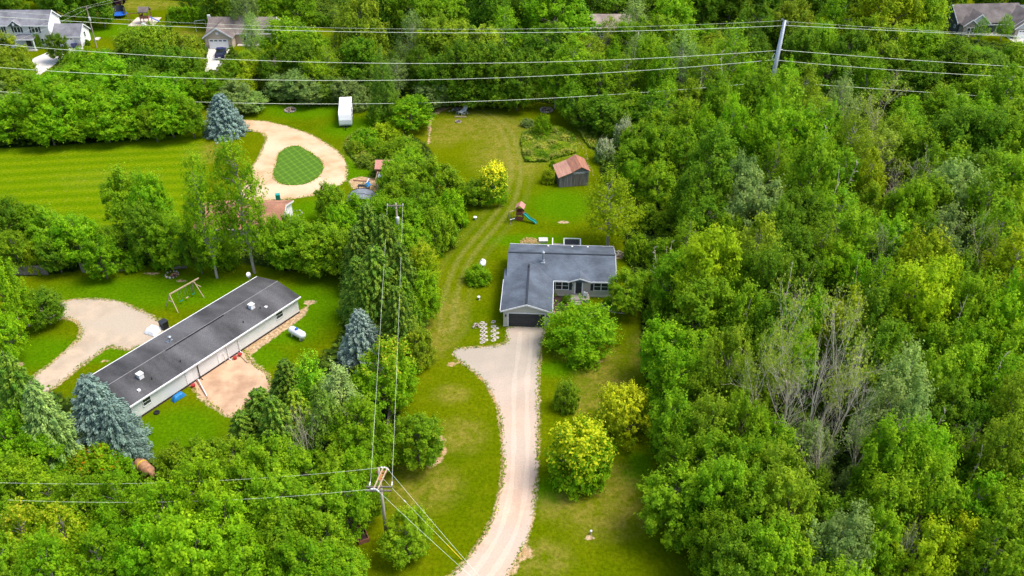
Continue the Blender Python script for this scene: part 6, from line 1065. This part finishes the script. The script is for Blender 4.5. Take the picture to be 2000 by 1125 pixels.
# steel transmission pole
YP = 157.5; tb = P(1488, 250); tb = Vector((tb.x, YP, 0)); tt = PY(1533, 40, YP)
sp_ = thing('steel_pole', 'tall tapering galvanised steel pole rising out of the wood at upper right', 'transmission pole', tb)
MB().tube([Vector((0, 0, -.2)), (tt - tb)], [.62, .3], 12).build('shaft', M['galv'], sp_, smooth=True); V = lambda px, py: PY(px, py, YP) - tb
MB().bar(V(1527, 37), V(1540, 46), .22, .2).build('top_bracket', M['galv'], sp_)
for px, py, s in ((1538, 49, 1), (1529, 97, 1), (1509, 117, -1), (1536, 161, 1)):
    a = V(px - s * 8, py + 1); b_ = V(px, py); im = MB(); im.tube([a, a.lerp(b_, .25), a.lerp(b_, .45), a.lerp(b_, .65), a.lerp(b_, .85), b_], [.08, .16, .08, .16, .08, .06], 8); im.build('insulator', M['porcelain'], sp_)
MB().tube([V(1527, 70), V(1528, 82), V(1524, 97)], .05, 6).tube([V(1513, 104), V(1508, 112), V(1510, 117)], .05, 6).build('jumper', M['wire'], sp_)
def wire(pts, r, lab, Y0=YP):
    px = np.array(pts, float); W = [PY(a, b, Y0) for a, b in pts]; x = np.array([w_.x for w_ in W]); z = np.array([w_.z for w_ in W]); co = np.polyfit(x, z, 2 if len(pts) > 2 else 1)
    x0, x1 = x.min(), x.max(); lo, hi = x0 - (40 if x0 < 40 else 0), x1 + (40 if x1 > 60 else 0); xs = np.linspace(lo, hi, 60)
    zs = np.polyval(co, xs); dz0 = z[np.argmin(np.abs(x - tb.x))] - np.polyval(co, x[np.argmin(np.abs(x - tb.x))]); wgt = np.exp(-np.abs(xs - tb.x) / 25); zs = zs + dz0 * wgt
    tag(MB().tube([(a, Y0, b) for a, b in zip(xs, zs)], r, 5, False).build('transmission_line', M['wire']), lab, 'power line')
wire([(0, 33), (500, 57), (750, 63.5), (1000, 64), (1250, 60), (1500, 52), (1534, 50)], .035, 'topmost thick line running left from the steel pole'); wire([(0, 87), (500, 117), (750, 124), (1000, 123), (1250, 115), (1500, 101), (1524, 98)], .035, 'second thick line running left from the steel pole')
wire([(0, 132), (500, 155), (750, 157), (1000, 152), (1250, 137), (1509, 117)], .035, 'third thick line running left from the steel pole'); wire([(0, 179), (500, 201), (750, 203), (1000, 197), (1250, 177), (1500, 160)], .035, 'lowest thick line running left from the steel pole')
wire([(0, 22), (500, 50), (750, 56), (1000, 57), (1250, 51), (1532, 40)], .016, 'thin ground line running left from the top of the steel pole'); wire([(1538, 50), (1750, 60), (2000, 72)], .035, 'topmost thick line running right from the steel pole')
wire([(1529, 98), (1750, 115), (2000, 131)], .035, 'second thick line running right from the steel pole'); wire([(1512, 117), (1750, 137), (2000, 151)], .035, 'third thick line running right from the steel pole'); wire([(1536, 161), (1750, 176), (2000, 193)], .035, 'lowest thick line running right from the steel pole'); wire([(1538, 42), (1750, 56), (2000, 70)], .016, 'thin ground line running right from the top of the steel pole')

cl = resample([P(a, b)[:2] for a, b in ((1028,648),(1024,690),(1018,740),(1016,800),(1017,850),(1016,900),(1012,955),(1001,1010),(982,1060),(950,1110),(915,1150))], .5, False)
tg = np.gradient(cl, axis=0); tg /= np.linalg.norm(tg, axis=1, keepdims=True); nm_ = np.column_stack([-tg[:, 1], tg[:, 0]])
for s_ in (-.78, .78):
    wv_ = .27 + .07 * np.sin(np.arange(len(cl)) * .37 + s_) + rng.normal(0, .03, len(cl)); a = cl + nm_ * (s_ + wv_[:, None]); b_ = cl + nm_ * (s_ - wv_[:, None])
    sheet('wheel_track', np.vstack([a, b_[::-1]]), gravel('packed_gravel', (.6, .44, .33), (.54, .39, .285), (.52, .42, .34), old=(.4, .345, .28)), .018, 0)
